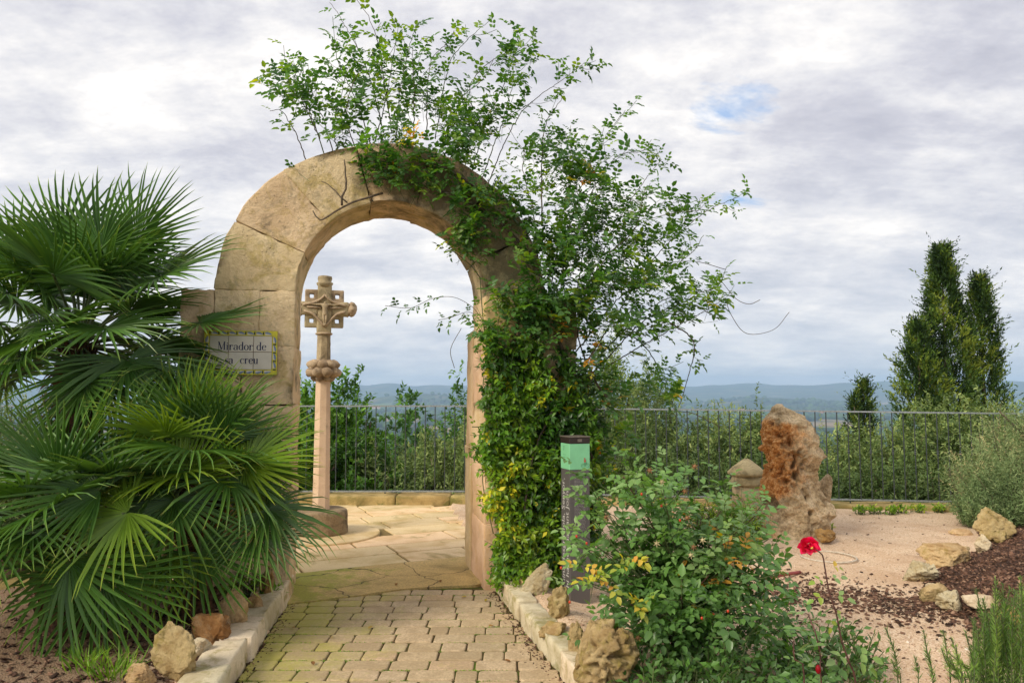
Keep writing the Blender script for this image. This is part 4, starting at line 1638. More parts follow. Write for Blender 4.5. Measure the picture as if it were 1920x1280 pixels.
ROCKS = [
    # cx, base_y, w_px, h_px, mat, pit, jag, seed, label
    (318, 1282, 84, 98, 'rock', 0.2, .30, 1, 'tall wedge-shaped ochre rock standing at the front of the left bed'),
    (358, 1240, 62, 44, 'rock_pale', 0.3, .30, 2, 'rounded pale rock just right of the tall wedge-shaped rock'),
    (386, 1216, 74, 62, 'rock_rust', 0.2, .30, 3, 'rust brown slanting rock between the palm stem and the left kerb'),
    (427, 1188, 56, 74, 'rock', 0.3, .32, 4, 'pointed ochre rock standing beside the left kerb under the palm'),
    (250, 1292, 66, 44, 'rock', 0.5, .25, 5, 'round mossy rock at the bottom left edge of the garden bed'),
    (470, 1160, 46, 48, 'rock', 0.4, .35, 6, 'dark shaded rock in the left bed nearest the arch jamb but one'),
    (499, 1128, 30, 56, 'rock_rust', 0.9, .45, 7, 'spongy orange rock leaning on the foot of the left arch jamb'),
    (968, 1082, 48, 44, 'rock_pale', 0.3, .32, 8, 'smooth pinkish rock under the creeper at the top of the right kerb'),
    (1006, 1116, 66, 58, 'rock_pale', 0.6, .35, 9, 'large pitted pale rock behind the right kerb'),
    (1052, 1160, 58, 62, 'rock', 0.6, .45, 10, 'ochre rock with a hollow at the foot of the grey information post'),
    (1040, 1194, 66, 34, 'rock', 0.3, .25, 11, 'low mossy rock lying against the right kerb'),
    (1082, 1228, 48, 60, 'rock', 0.5, .45, 12, 'small upright tan rock just left of the big holed rock'),
    (1132, 1300, 122, 118, 'rock', 1.5, .15, 13, 'big rounded rock with dark holes at the bottom of the right kerb'),
    (985, 1098, 30, 22, 'rock', 0.2, .3, 31, 'small brown rock tucked between the two pale rocks by the right kerb'),
    (1877, 1020, 66, 64, 'rock', 0.5, .5, 14, 'jagged rock with a point raised to the right in front of the lavender'),
    (1857, 1037, 40, 34, 'rock_pale', 0.4, .32, 15, 'small pale rock at the foot of the jagged rock'),
    (1792, 1066, 100, 44, 'rock', 0.4, .4, 16, 'long low yellowish rock on the edge of the bark bed'),
    (1743, 1096, 62, 42, 'rock_pale', 0.9, .4, 17, 'crumbly pitted pale rock at the left end of the bark bed'),
    (1756, 1110, 30, 24, 'rock_pale', 0.3, .3, 18, 'fist-sized cream rock between the crumbly rock and the round boulder'),
    (1764, 1133, 54, 36, 'rock', 0.1, .15, 19, 'smooth rounded boulder at the corner of the bark bed'),
    (1796, 1150, 48, 40, 'rock_pale', 1.0, .2, 20, 'cream rock with a hollow face right of the smooth boulder'),
    (1842, 1137, 66, 26, 'rock_pale', 0.3, .3, 21, 'flat whitish rock behind the rosemary on the edge of the bark bed'),
    (1908, 1178, 46, 44, 'rock_rust', 0.3, .3, 22, 'orange rock half hidden behind the rosemary at the right edge'),
    (1815, 1004, 44, 12, 'rock', 0.1, .2, 23, 'low flat rock in front of the lavender bush'),
    (1553, 1014, 46, 24, 'rock_rust', 0.3, .3, 24, 'small orange rock at the right foot of the tall boulder'),
    (1768, 1053, 34, 22, 'rock', 0.4, .3, 32, 'knobbly brown rock behind the long low rock'),
]
for (cx, by, w, h, mt, pit, jag, sd, lab) in ROCKS:
    g0 = G(cx, by, 0.04)
    zz = garden_z(g0.x, g0.y)
    g0 = G(cx, by, zz)
    s = g0.y / FPX
    ww, hh = w * s, h * s * 1.04
    dd = ww * random.Random(sd).uniform(.65, .95)
    o = rock_mesh('garden_rock', ww * 1.12, dd, hh * 1.08, sd, M[mt], None, pit * .9, jag * 1.15, 4, 9 if jag > .2 else 2, (g0.x, g0.y + dd * .42, zz - .03), random.Random(sd).uniform(-.3, .3))
    tag(o, lab, 'rock', 'rocks edging the beds')


def boulder():
    """tall pitted boulder, from its outline at its own distance"""
    Y = 8.05
    base = G(1500, 1016)
    # y_px : left, right
    prof = [(757, 1452, 1468), (763, 1443, 1476), (772, 1439, 1494), (779, 1428, 1508), (790, 1422, 1518), (806, 1420, 1526), (826, 1422, 1533), (845, 1427, 1537), (862, 1434, 1537),
            (880, 1429, 1531), (900, 1428, 1536), (920, 1427, 1545), (938, 1428, 1556), (948, 1433, 1566), (962, 1441, 1570), (975, 1432, 1558), (990, 1428, 1552), (1008, 1426, 1544), (1024, 1424, 1530), (1045, 1420, 1540)]
    zs, ls, rs = [], [], []
    for (py, a, b) in prof:
        p, q = P(a, py, Y), P(b, py, Y)
        zs.append(p.z); ls.append(p.x); rs.append(q.x)
    zs, ls, rs = map(np.array, (zs[::-1], ls[::-1], rs[::-1]))
    ls, rs = ls + .012, rs - .022
    e = empty('boulder', (base.x, Y, 0), 0, 'tall pitted limestone boulder with a rusty orange left flank standing on the gravel', 'boulder')
    nz, nt = 190, 210
    V, R = [], []
    for i in range(nz + 1):
        z = zs[0] + (zs[-1] - zs[0]) * i / nz
        l, r = np.interp(z, zs, ls), np.interp(z, zs, rs)
        cx, hw = (l + r) / 2, max(.002, (r - l) / 2)
        dp = max(.002, min(.30, hw * .85))
        cy = Y + .06 * math.sin(z * 4.0)
        for k in range(nt):
            a = 2 * PI * k / nt
            ca, sa = math.cos(a), math.sin(a)
            p = Vector((cx + hw * ca, cy + dp * (abs(sa) ** .8) * (1 if sa > 0 else -1), z))
            nn = Vector((ca, sa, 0))
            big = noise.noise(p * 2.6) * .05 - abs(noise.noise(p * 4.3 + Vector((3, 1, 0)))) * .085 - abs(noise.noise(p * 9.5)) * .045 + noise.noise(p * 19) * .012 + .006 * noise.noise(p * 42) + .018
            # spongy band of pits on the middle and left
            dx = (p.x - l) / (r - l + 1e-6)
            sp = math.exp(-((z - .78) / .26) ** 2) * math.exp(-((dx - .35) / .35) ** 2) + .9 * math.exp(-((z - 1.15) / .13) ** 2) * math.exp(-((dx - .12) / .25) ** 2)
            d = -sp * (.11 * min(.5, max(0, noise.noise(p * 17 + Vector((9, 0, 0))) + .05)) * 2 + .05 * max(0, noise.noise(p * 34)) * 2)
            # named hollows: (px, py, radius m, depth)
            for (hx, hz, hr, hd) in HOL:
                if sa < .25:
                    q = math.hypot(p.x - hx, p.z - hz) / hr
                    if q < 1.6:
                        d -= 1.7 * hd * math.exp(-(q ** 3) * 1.1)
            # ledge running across under the head
            d += .020 * math.exp(-((z - (1.02 - .1 * dx)) / .05) ** 2)
            V.append(p + nn * (big + d) * (1 if hw > .05 else .3))
            R.append(0)
    V.append(Vector(((ls[-1] + rs[-1]) / 2, Y, zs[-1] + .004)))
    F = []
    for i in range(nz):
        for k in range(nt):
            k2 = (k + 1) % nt
            F.append((i * nt + k, i * nt + k2, (i + 1) * nt + k2, (i + 1) * nt + k))
    for k in range(nt):
        F.append((nz * nt + k, nz * nt + (k + 1) % nt, len(V) - 1))
    me = wmesh('body', [tuple(v) for v in V], F, e)
    m, g = new_mat('boulder_stone')
    geo = g.n('ShaderNodeNewGeometry')
    pos = (geo, 'Position')
    sp = g.n('ShaderNodeSeparateXYZ', {0: pos})
    n1 = g.n('ShaderNodeTexNoise', {'Vector': pos, 'Scale': 7.0, 'Detail': 9.0, 'Roughness': 0.7})
    n2 = g.n('ShaderNodeTexNoise', {'Vector': pos, 'Scale': 45.0, 'Detail': 6.0, 'Roughness': 0.75})
    c = g.ramp((n1, 0), [(0.36, (0.28, 0.20, 0.11)), (0.46, (0.54, 0.40, 0.23)), (0.58, (0.76, 0.59, 0.37))])
    c = g.mix(g.ramp((n2, 0), [(0.38, (0.6, 0.6, 0.6)), (0.56, (0, 0, 0))]), c, (0.17, 0.12, 0.07))
    # iron-stained flank: where the stone is freshly broken on the left
    lx = g.n('ShaderNodeMapRange', {0: (sp, 'X'), 1: base.x - .42, 2: base.x + .12, 3: 0.40, 4: -0.16})
    zz = g.n('ShaderNodeMapRange', {0: (sp, 'Z'), 1: 0.42, 2: 0.60, 3: -0.30, 4: 0.0})
    z2 = g.n('ShaderNodeMapRange', {0: (sp, 'Z'), 1: 1.24, 2: 1.36, 3: 0.0, 4: -0.45})
    s_ = g.m('ADD', g.m('ADD', g.m('ADD', (n1, 0), lx), zz), z2)
    om = g.n('ShaderNodeMapRange', {0: s_, 1: 0.50, 2: 0.74, 3: 0.0, 4: 0.95})
    oc = g.ramp((n2, 0), [(0.35, (0.22, 0.06, 0.012)), (0.5, (0.66, 0.29, 0.08)), (0.66, (0.80, 0.52, 0.26))])
    c = g.mix(om, c, oc)
    finish(g, c, 0.92, g.m('ADD', (n1, 0), (n2, 0)), 0.9, 0.02, 0.15)
    link('body', me, m, e, True)
    # shoulder behind, at the right
    q = P(1547, 905, Y + .22)
    rock_mesh('rear_shoulder', .20, .22, .36, 41, m, e, .2, .2, 4, 4, (q.x - base.x, .22, q.z - .24))


HOL = []
for (px, py, hr, hd) in ((1477, 830, .055, .10), (1493, 853, .035, .06), (1519, 936, .030, .06), (1524, 963, .030, .07), (1495, 893, .05, .06), (1447, 950, .07, .12), (1455, 815, .05, .04), (1505, 985, .03, .02), (1440, 880, .05, .05)):
    p_ = P(px, py, 7.8)
    HOL.append((p_.x * 1.0, p_.z, hr, hd))
boulder()


def stone_bollard():
    p = G(1402, 972)
    s = p.y / FPX
    R = 27.5 * s
    e = empty('stone_bollard', (p.x, p.y, 0), 0, 'short round stone bollard with a conical cap just left of the tall boulder', 'stone bollard')
    H = P(1399, 861, p.y).z
    hc = H - 26 * s
    MB().lathe((p.x, p.y, 0), [(R * 1.02, -.02), (R, .1), (R * .98, hc * .5), (R * .99, hc - 22 * s), ], 28, .010, 1).build('post', M['bollard'], e, True)
    MB().lathe((p.x, p.y, 0), [(R * 1.0, hc - 22 * s), (R * 1.13, hc - 19 * s), (R * 1.15, hc - 14 * s), (R * 1.02, hc - 11 * s), (R * .98, hc - 4 * s)], 28, .010, 2).build('ring', M['bollard'], e, True)
    MB().lathe((p.x, p.y, 0), [(R * .98, hc - 4 * s), (R * 1.2, hc - 1 * s), (R * 1.24, hc + 3 * s), (R * .85, hc + 13 * s), (R * .42, hc + 22 * s), (R * .16, hc + 27 * s), (.01, hc + 28 * s)], 28, .014, 3).build('cap', M['bollard'], e, True)


stone_bollard()

# ------------------------------------------------------------------ drain ring, hose
c_ = G(1553, 1043, 0.036)
mb = MB()
mb.tube([c_ + Vector((.25 * math.cos(a), .25 * math.sin(a), 0)) for a in np.linspace(0, 2 * PI, 41)], .009, 6, False)
tag(mb.build('drain_ring', M['cement_ring'], None, True), 'pale cement ring of a drain set in the gravel in front of the boulder', 'drain ring')
hp = [G(1330, 990, .06), G(1352, 1003, .06), (G(1378, 1030, .06)), G(1360, 1085, .06), G(1400, 1100, .06), G(1435, 1088, .06), G(1462, 1078, .07), G(1500, 1072, .05)]
mb = MB()
mb.tube(smooth_path(hp, .05), .014, 8)
tag(mb.build('garden_hose', M['hose'], None, True), 'dull red garden hose lying on the gravel behind the rose bush', 'hose')


# ------------------------------------------------------------------ information post
def text_mesh(txt, size, font_mat, name, parent, Mx, align='LEFT', ext=0.0):
    cu = bpy.data.curves.new('t', 'FONT')
    cu.body = txt
    cu.size = size
    cu.resolution_u = 2
    cu.align_x = align
    o = bpy.data.objects.new('t', cu)
    COL.objects.link(o)
    dg = bpy.context.evaluated_depsgraph_get()
    me = bpy.data.meshes.new_from_object(o.evaluated_get(dg))
    bpy.data.objects.remove(o)
    vs = [tuple(Mx(v.co.x, v.co.y)) for v in me.vertices]
    fs = [tuple(p.vertices) for p in me.polygons]
    return link(name, wmesh(name, vs, fs, parent), font_mat, parent)


def build_totem():
    base = Vector((0.485, 5.78, 0.03))
    H = P(1073, 817, 5.78).z - .03
    yaw = math.radians(19)
    e = empty('information_post', tuple(base), yaw, 'slim grey information post with a mint green panel standing before the creeper', 'information post')
    X, Yv = Vector((math.cos(yaw), math.sin(yaw), 0)), Vector((-math.sin(yaw), math.cos(yaw), 0))
    Rz = Matrix.Rotation(yaw, 3, 'Z')
    W, D = 0.165, 0.165

    def Q(x, y, z):
        return base + X * x + Yv * y + Vector((0, 0, z))
    zc = H - .055
    zm = zc - .195
    MB().box(Q(0, 0, zm / 2 - .05), W, D, zm + .1, Rz, .003).build('body', M['totem'], e)
    MB().box(Q(0, 0, (zm + zc) / 2 + .001), W + .004, D + .004, zc - zm, Rz, .003).build('green_panel', M['mint'], e)
    MB().box(Q(0, 0, zc + .026), W + .008, D + .008, .048, Rz, .003).build('cap', M['totem_cap'], e)
    MB().box(Q(0, 0, zc + .052), W + .016, D + .016, .008, Rz, .002).build('cap_plate', M['totem_top'], e)
    ft = -D / 2 - .0015

    def front(x, y, dz=0.0):
        return Q(x, ft - .002 - dz, y)

    # left face: local axes: along +Y (depth) seen from the left goes right-to-left; text runs upward
    def left(x, y):
        return Q(-W / 2 - .0035, x, y)
    # vertical text reading upward on the left face; its letters stand with their tops to the left
    def vtext(txt, size, coff, z0, nm):
        def Mx(a, b):
            return left(coff + b, z0 + a)
        text_mesh(txt, size, M['ink_white'], nm, e, Mx)['kind'] = 'stuff'
    vtext('Quina desgraciola, Senyor,', 0.080, .008, .06, 'side_text')
    vtext("ja n'hi hague una Sant Joan!", 0.080, -.066, -.02, 'side_text')
    # small print on the front
    r = random.Random(1)
    mb = MB()
    z = zm - .06
    while z > zm - .50:
        if abs(z - (zm - .165)) > .016:
            x = -.045
            xe = .040 if r.random() > .15 else r.uniform(-.02, .03)
            while x < xe:
                l = r.uniform(.006, .018)
                mb.box(front(x + l / 2, z), min(l, xe - x + .004), .0008, .0038, Rz)
                x += l + .004
        z -= .0105
    mb.build('small_print', M['print_grey'], e, kind='stuff')
    # cap mark and cyclist emblem
    mb = MB()
    mb.box(Q(.0, -D / 2 - .0052, zc + .026), .036, .001, .022, Rz)
    mb.build('cap_mark', M['totem_top'], e)
    mb = MB()

    def ring(cx, cz, rr):
        mb.tube([front(cx + rr * math.cos(a), cz + rr * math.sin(a), .001) for a in np.linspace(0, 2 * PI, 17)], .0011, 4, False)
    ring(.026, zm + .032, .015)
    ring(.060, zm + .034, .015)
    mb.tube([front(.026, zm + .032, .001), front(.036, zm + .052, .001), front(.054, zm + .050, .001), front(.060, zm + .034, .001)], .0012, 4)
    mb.tube([front(.036, zm + .052, .001), front(.044, zm + .033, .001), front(.054, zm + .05, .001)], .0012, 4)
    mb.build('bicycle_emblem', M['mint_dark'], e, kind='stuff')
    mb = MB()
    mb.blob(front(.042, zm + .066), .009, .002, .014, 1)
    mb.blob(front(.040, zm + .084), .006, .002, .006, 1)
    mb.build('rider_emblem', M['ink_red'], e)
    text_mesh('7', .05, M['mint_dark'], 'panel_text', e, lambda a, b: left(.035 - a, zc - .055 + b))
    for k in range(4):
        z1 = zc - .085 - k * .018
        MB().box(left(.012, z1), .0008, .05 - .01 * (k % 2), .003, Rz).build('panel_line', M['mint_dark'], e)


build_totem()


# ------------------------------------------------------------------ fan palms
def frond_mesh(seed, R, mat, spread=125, nseg=42, droop=.25, cup=.3, dry=False):
    r = random.Random(seed)
    V, F, A_ = [], [], []
    dth = math.radians(2 * spread) / nseg
    for i in range(nseg):
        a = -math.radians(spread) + dth * (i + .5)
        fa = abs(a) / math.radians(spread)
        L = R * (1 - .22 * fa ** 2) * r.uniform(.93, 1.05)
        a += r.gauss(0, .012)
        tw = r.gauss(0, .05)
        dr = droop * r.uniform(.6, 1.5)
        ca, sa = math.cos(a), math.sin(a)
        b = len(V)
        fuse = .36
        col = r.uniform(0, .22) + .18
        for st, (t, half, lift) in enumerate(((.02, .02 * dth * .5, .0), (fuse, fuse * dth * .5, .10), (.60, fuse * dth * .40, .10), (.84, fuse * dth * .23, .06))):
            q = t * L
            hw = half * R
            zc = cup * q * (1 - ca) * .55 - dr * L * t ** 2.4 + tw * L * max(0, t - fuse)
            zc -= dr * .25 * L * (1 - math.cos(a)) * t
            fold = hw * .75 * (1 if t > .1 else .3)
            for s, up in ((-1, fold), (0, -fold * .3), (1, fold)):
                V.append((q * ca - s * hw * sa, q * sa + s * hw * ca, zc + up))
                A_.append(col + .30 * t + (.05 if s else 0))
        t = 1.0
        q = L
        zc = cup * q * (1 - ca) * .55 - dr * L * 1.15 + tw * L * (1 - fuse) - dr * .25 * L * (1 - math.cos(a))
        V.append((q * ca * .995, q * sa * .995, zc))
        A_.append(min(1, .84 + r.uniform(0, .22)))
        for st in range(3):
            for s in range(2):
                o = b + st * 3 + s
                F.append((o, o + 3, o + 4, o + 1))
        F.append((b + 9, b + 12, b + 10))
        F.append((b + 10, b + 12, b + 11))
    me = bpy.data.meshes.new('frond')
    me.from_pydata(V, [], F)
    at = me.attributes.new('rn', 'FLOAT', 'POINT')
    at.data.foreach_set('value', A_)
    me.materials.append(mat)
    return me


FR = {}
for k in range(7):
    FR[('g', k)] = frond_mesh(100 + k, 1.0, M['palm'], 112 + 6 * (k % 4), 36, .05 + .035 * k, .25 + .1 * (k % 3))
for k in range(4):
    FR[('b', k)] = frond_mesh(200 + k, 1.0, M['palm_bright'], 100 + 8 * k, 34, .05 + .035 * k, .3)
for k in range(2):
    FR[('d', k)] = frond_mesh(300 + k, 1.0, M['palm_dry'], 70, 22, .9, .8)


def add_frond(palm, heart, hub, axis, normal, R, kind='g', k=0, pet=0.012):
    """one fan leaf: blade object with its stalk as a child"""
    axis = axis.normalized()
    normal = (normal - axis * normal.dot(axis)).normalized()
    side = normal.cross(axis).normalized()
    rot = Matrix((axis, side, normal)).transposed()
    M4_ = Matrix.Translation(hub - palm.location) @ rot.to_4x4() @ Matrix.Scale(R, 4)
    me = FR[(kind, k)]
    o = bpy.data.objects.new('frond', me)
    COL.objects.link(o)
    o.parent = palm
    o.matrix_basis = M4_
    inv = (Matrix.Translation(palm.location) @ M4_).inverted()
    # stalk, from the heart, arching to the hub
    mid = heart.lerp(hub, .5) + Vector((0, 0, .04))
    pts = [heart, mid, hub + axis * .02]
    mb = MB()
    mb.tube(smooth_path(pts, .1), [pet * 1.3] * 1 + [pet] * 40 if False else pet, 5)
    vs = [tuple(inv @ v) for v in mb.v]
    me2 = bpy.data.meshes.new('stalk')
    me2.from_pydata(vs, [], mb.f)
    me2.materials.append(M['petiole'])
    p = bpy.data.objects.new('stalk', me2)
    COL.objects.link(p)
    p.parent = o
    return o


def palm(px, py, Y, n, pet, R, label, seed, elmin=-35, elmax=85, kinds=(('g', 7),), explicit=(), skip=None, trunk_r=.10, squash=1.0):
    heart = P(px, py, Y)
    z0 = garden_z(heart.x, heart.y)
    e = empty('fan_palm', (heart.x, heart.y, z0), 0, label, 'fan palm', 'fan palms left of the path')
    # trunk of stubs and fibre
    mb = MB()
    H = heart.z - z0
    m = max(6, int(H / .07))
    prof = []
    for i in range(m + 1):
        t = i / m
        prof.append((trunk_r * (1.0 + .12 * (i % 2) + .15 * (1 - t)), z0 + H * t))
    mb.lathe((heart.x, heart.y, 0), prof, 14, .03, seed)
    mb.build('trunk', M['trunk'], e)
    r = random.Random(seed)
    sb = MB()
    for i in range(int(70 * H + 30)):
        t = r.random()
        a = r.uniform(0, 2 * PI)
        b = Vector((heart.x + trunk_r * math.cos(a), heart.y + trunk_r * math.sin(a), z0 + H * t))
        sb.tube([b, b + Vector((math.cos(a) * .04, math.sin(a) * .04, .05)), b + Vector((math.cos(a) * .07, math.sin(a) * .07, .09 + r.uniform(-.03, .04)))], [.016, .012, .005], 5)
    sb.build('leaf_stubs', M['trunk'], e, kind='stuff')
    ga = PI * (3 - math.sqrt(5))
    for i in range(n):
        t = (i + .5) / n
        el = math.radians(elmax - (elmax - elmin) * t ** .85) + r.gauss(0, .07)
        az = i * ga + r.gauss(0, .15)
        d = Vector((math.cos(el) * math.cos(az), math.cos(el) * math.sin(az), math.sin(el)))
        if skip and skip(d, t):
            continue
        L = pet * r.uniform(.75, 1.15) * (1.0 if t > .15 else .85)
        hub = heart + Vector((d.x, d.y, d.z * squash)) * L
        ax = d.copy()
        ax.z -= .18 + .28 * t
        ax += Vector((r.gauss(0, .12), r.gauss(0, .12), r.gauss(0, .08)))
        up = Vector((0, 0, 1))
        nrm = up - d * up.dot(d)
        if nrm.length < .2:
            nrm = Vector((-d.x, -d.y, .3))
        nrm = nrm.normalized() + Vector((r.gauss(0, .3), r.gauss(0, .3), 0))
        kd, kn = kinds[0] if (len(kinds) == 1 or r.random() > .45) else kinds[1]
        add_frond(e, heart, hub, ax, nrm, R * r.uniform(.88, 1.1), kd, r.randrange(kn), .010)
    for (hx, hy, hY, axpx, aypx, ady, nv, Rr, kd, k) in explicit:
        hub = P(hx, hy, hY)
        tip = P(axpx, aypx, hY + ady)
        add_frond(e, heart, hub, tip - hub, Vector(nv), Rr, kd, k, .010)
    # a few dry leaves hanging at the foot of the crown
    for i in range(9):
        az = r.uniform(0, 2 * PI)
        d = Vector((math.cos(az), math.sin(az), -.9)).normalized()
        add_frond(e, heart, heart + d * .22, Vector((d.x * .4, d.y * .4, -1)), Vector((d.x, d.y, .4)), R * .6, 'd', i % 2, .008)
    return e


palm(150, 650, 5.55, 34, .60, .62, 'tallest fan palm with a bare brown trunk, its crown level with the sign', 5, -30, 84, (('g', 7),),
     explicit=[
         (374, 606, 5.62, 520, 570, -.02, (.1, -.35, .9), .56, 'g', 0),
         (300, 520, 5.5, 430, 440, .05, (-.5, -.55, .75), .66, 'g', 2),
         (255, 455, 5.6, 290, 330, .0, (-.25, -.9, .2), .66, 'g', 0),
         (190, 465, 5.4, 245, 330, .0, (.15, -.95, .2), .62, 'g', 3),
         (120, 470, 5.5, 90, 330, .0, (.2, -.95, .1), .68, 'g', 4),
         (35, 500, 5.4, -30, 400, .0, (.3, -.9, .3), .62, 'g', 1),
         (95, 590, 5.2, 20, 640, -.1, (.0, -.4, .9), .55, 'g', 5),
         (160, 720, 5.1, 100, 775, -.1, (.1, -.3, .95), .52, 'g', 2),
         (330, 690, 5.4, 430, 715, -.1, (.1, -.2, .95), .55, 'g', 5),
     ])
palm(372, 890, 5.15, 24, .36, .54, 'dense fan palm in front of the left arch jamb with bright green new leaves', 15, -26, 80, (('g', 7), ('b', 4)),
     explicit=[
         (372, 1035, 4.78, 420, 1105, -.12, (.0, -.75, .65), .50, 'g', 3),
         (285, 1045, 4.75, 240, 1120, -.12, (.0, -.8, .6), .54, 'b', 1),
         (340, 905, 4.85, 345, 800, .05, (.0, -.75, .65), .52, 'b', 0),
         (460, 870, 5.05, 545, 800, .05, (-.2, -.7, .65), .58, 'b', 2),
         (500, 955, 5.0, 600, 985, -.05, (.0, -.35, .9), .54, 'g', 6),
         (338, 805, 5.1, 345, 735, .05, (.0, -.7, .7), .56, 'b', 1),
         (480, 1000, 4.95, 575, 1040, -.1, (.1, -.5, .85), .46, 'g', 4),
     ])
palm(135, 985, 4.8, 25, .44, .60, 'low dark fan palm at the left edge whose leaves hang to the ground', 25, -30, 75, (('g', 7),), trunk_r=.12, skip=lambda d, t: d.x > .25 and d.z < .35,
     explicit=[
         (190, 920, 4.5, 60, 870, -.05, (.0, -.6, .75), .62, 'g', 1),
         (130, 1050, 4.4, 60, 1190, -.1, (-.2, -.85, .5), .62, 'g', 3),
         (190, 1080, 4.45, 190, 1200, -.1, (.1, -.85, .5), .60, 'g', 2),
         (240, 960, 4.45, 150, 1000, -.1, (.1, -.5, .8), .55, 'b', 3),
     ])


# ------------------------------------------------------------------ climbing rose and creeper
def rows(*a):
    return [np.array(x) for x in a]


class Leaves:
    """collects leaf rows before they become one mesh"""
    def __init__(s):
        s.P, s.D, s.N, s.L, s.W, s.R = [], [], [], [], [], []

    def add(s, p, d, n, l, w, r):
        s.P.append(tuple(p)); s.D.append(tuple(d)); s.N.append(tuple(n)); s.L.append(l); s.W.append(w); s.R.append(r)

    def compound(s, p, d, n, size, r, rr, cnt=5):
        """rose leaf: pairs of leaflets and one at the tip"""
        d = d.normalized()
        n = (n - d * n.dot(d)).normalized()
        sd = d.cross(n)
        tot = size * 1.9
        prs = [(.35, .85), (.70, 1.0)] if cnt == 5 else ([(.28, .75), (.52, .95), (.78, 1.0)] if cnt == 7 else [(.55, .95)])
        for t, sc in prs:
            for sg in (-1, 1):
                b = p + d * (tot * t) - n * (tot * .10 * t * t)
                dd = d * .45 + sd * sg * .9 + n * rr.uniform(-.25, .25)
                nn = n + Vector((rr.uniform(-.4, .4), rr.uniform(-.4, .4), rr.uniform(-.2, .4)))
                l = size * sc * rr.uniform(.85, 1.1)
                s.add(b, dd, nn, l, l * .68, r + rr.uniform(-.05, .05))
        b = p + d * tot - n * (tot * .10)
        l = size * 1.1
        s.add(b, d - n * .2, n + Vector((rr.uniform(-.3, .3), rr.uniform(-.3, .3), 0)), l, l * .62, r)

    def mesh(s, name, mat, parent, style=6, fold=.22, droop=.12):
        me = leaf_mesh(name, s.P, s.D, s.N, s.L, s.W, np.clip(s.R, 0, 1), style, fold, droop, parent)
        return link(name, me, mat, parent, False, 'stuff')


def grow(path, lv, rr, size, start=.25, gap=.045, col=(.15, .7), cnt=5, thin=1.0, twig=None, twigp=0.0, twiglen=.2):
    """leaves alternating along a cane; sometimes a side twig"""
    n = len(path)
    acc = 0.0
    side = rr.uniform(0, 6.28)
    tot = sum((path[i + 1] - path[i]).length for i in range(n - 1))
    run = 0.0
    for i in range(n - 1):
        a, b = path[i], path[i + 1]
        l = (b - a).length
        run += l
        acc += l
        if run / tot < start or acc < gap:
            continue
        acc = 0
        if rr.random() > thin:
            continue
        d = (b - a).normalized()
        side += 2.4 + rr.uniform(-.5, .5)
        o = d.orthogonal().normalized()
        w = d.cross(o)
        out = (o * math.cos(side) + w * math.sin(side))
        ld = d * .45 + out * .9 + Vector((0, 0, .10))
        nn = Vector((out.x * -.2, out.y * -.2 - .15, 1)) + d * .3
        lv.compound(b, ld, nn, size * rr.uniform(.55, 1.25), rr.uniform(*col), rr, cnt)
        if twig is not None and rr.random() < twigp:
            L = twiglen * rr.uniform(.5, 1.3)
            td = (d * .5 + out * .8 + Vector((0, 0, .35))).normalized()
            tp = [b, b + td * L * .5, b + td * L + Vector((0, 0, L * .15))]
            sp_ = smooth_path(tp, .03)
            twig.tube(sp_, .0022, 3, False)
            grow(sp_, lv, rr, size * .9, .1, gap * .9, col, cnt)


def px_path(pts, v0, v1):
    n = len(pts) - 1
    return [PA(x, y, v0 + (v1 - v0) * i / n) for i, (x, y) in enumerate(pts)]


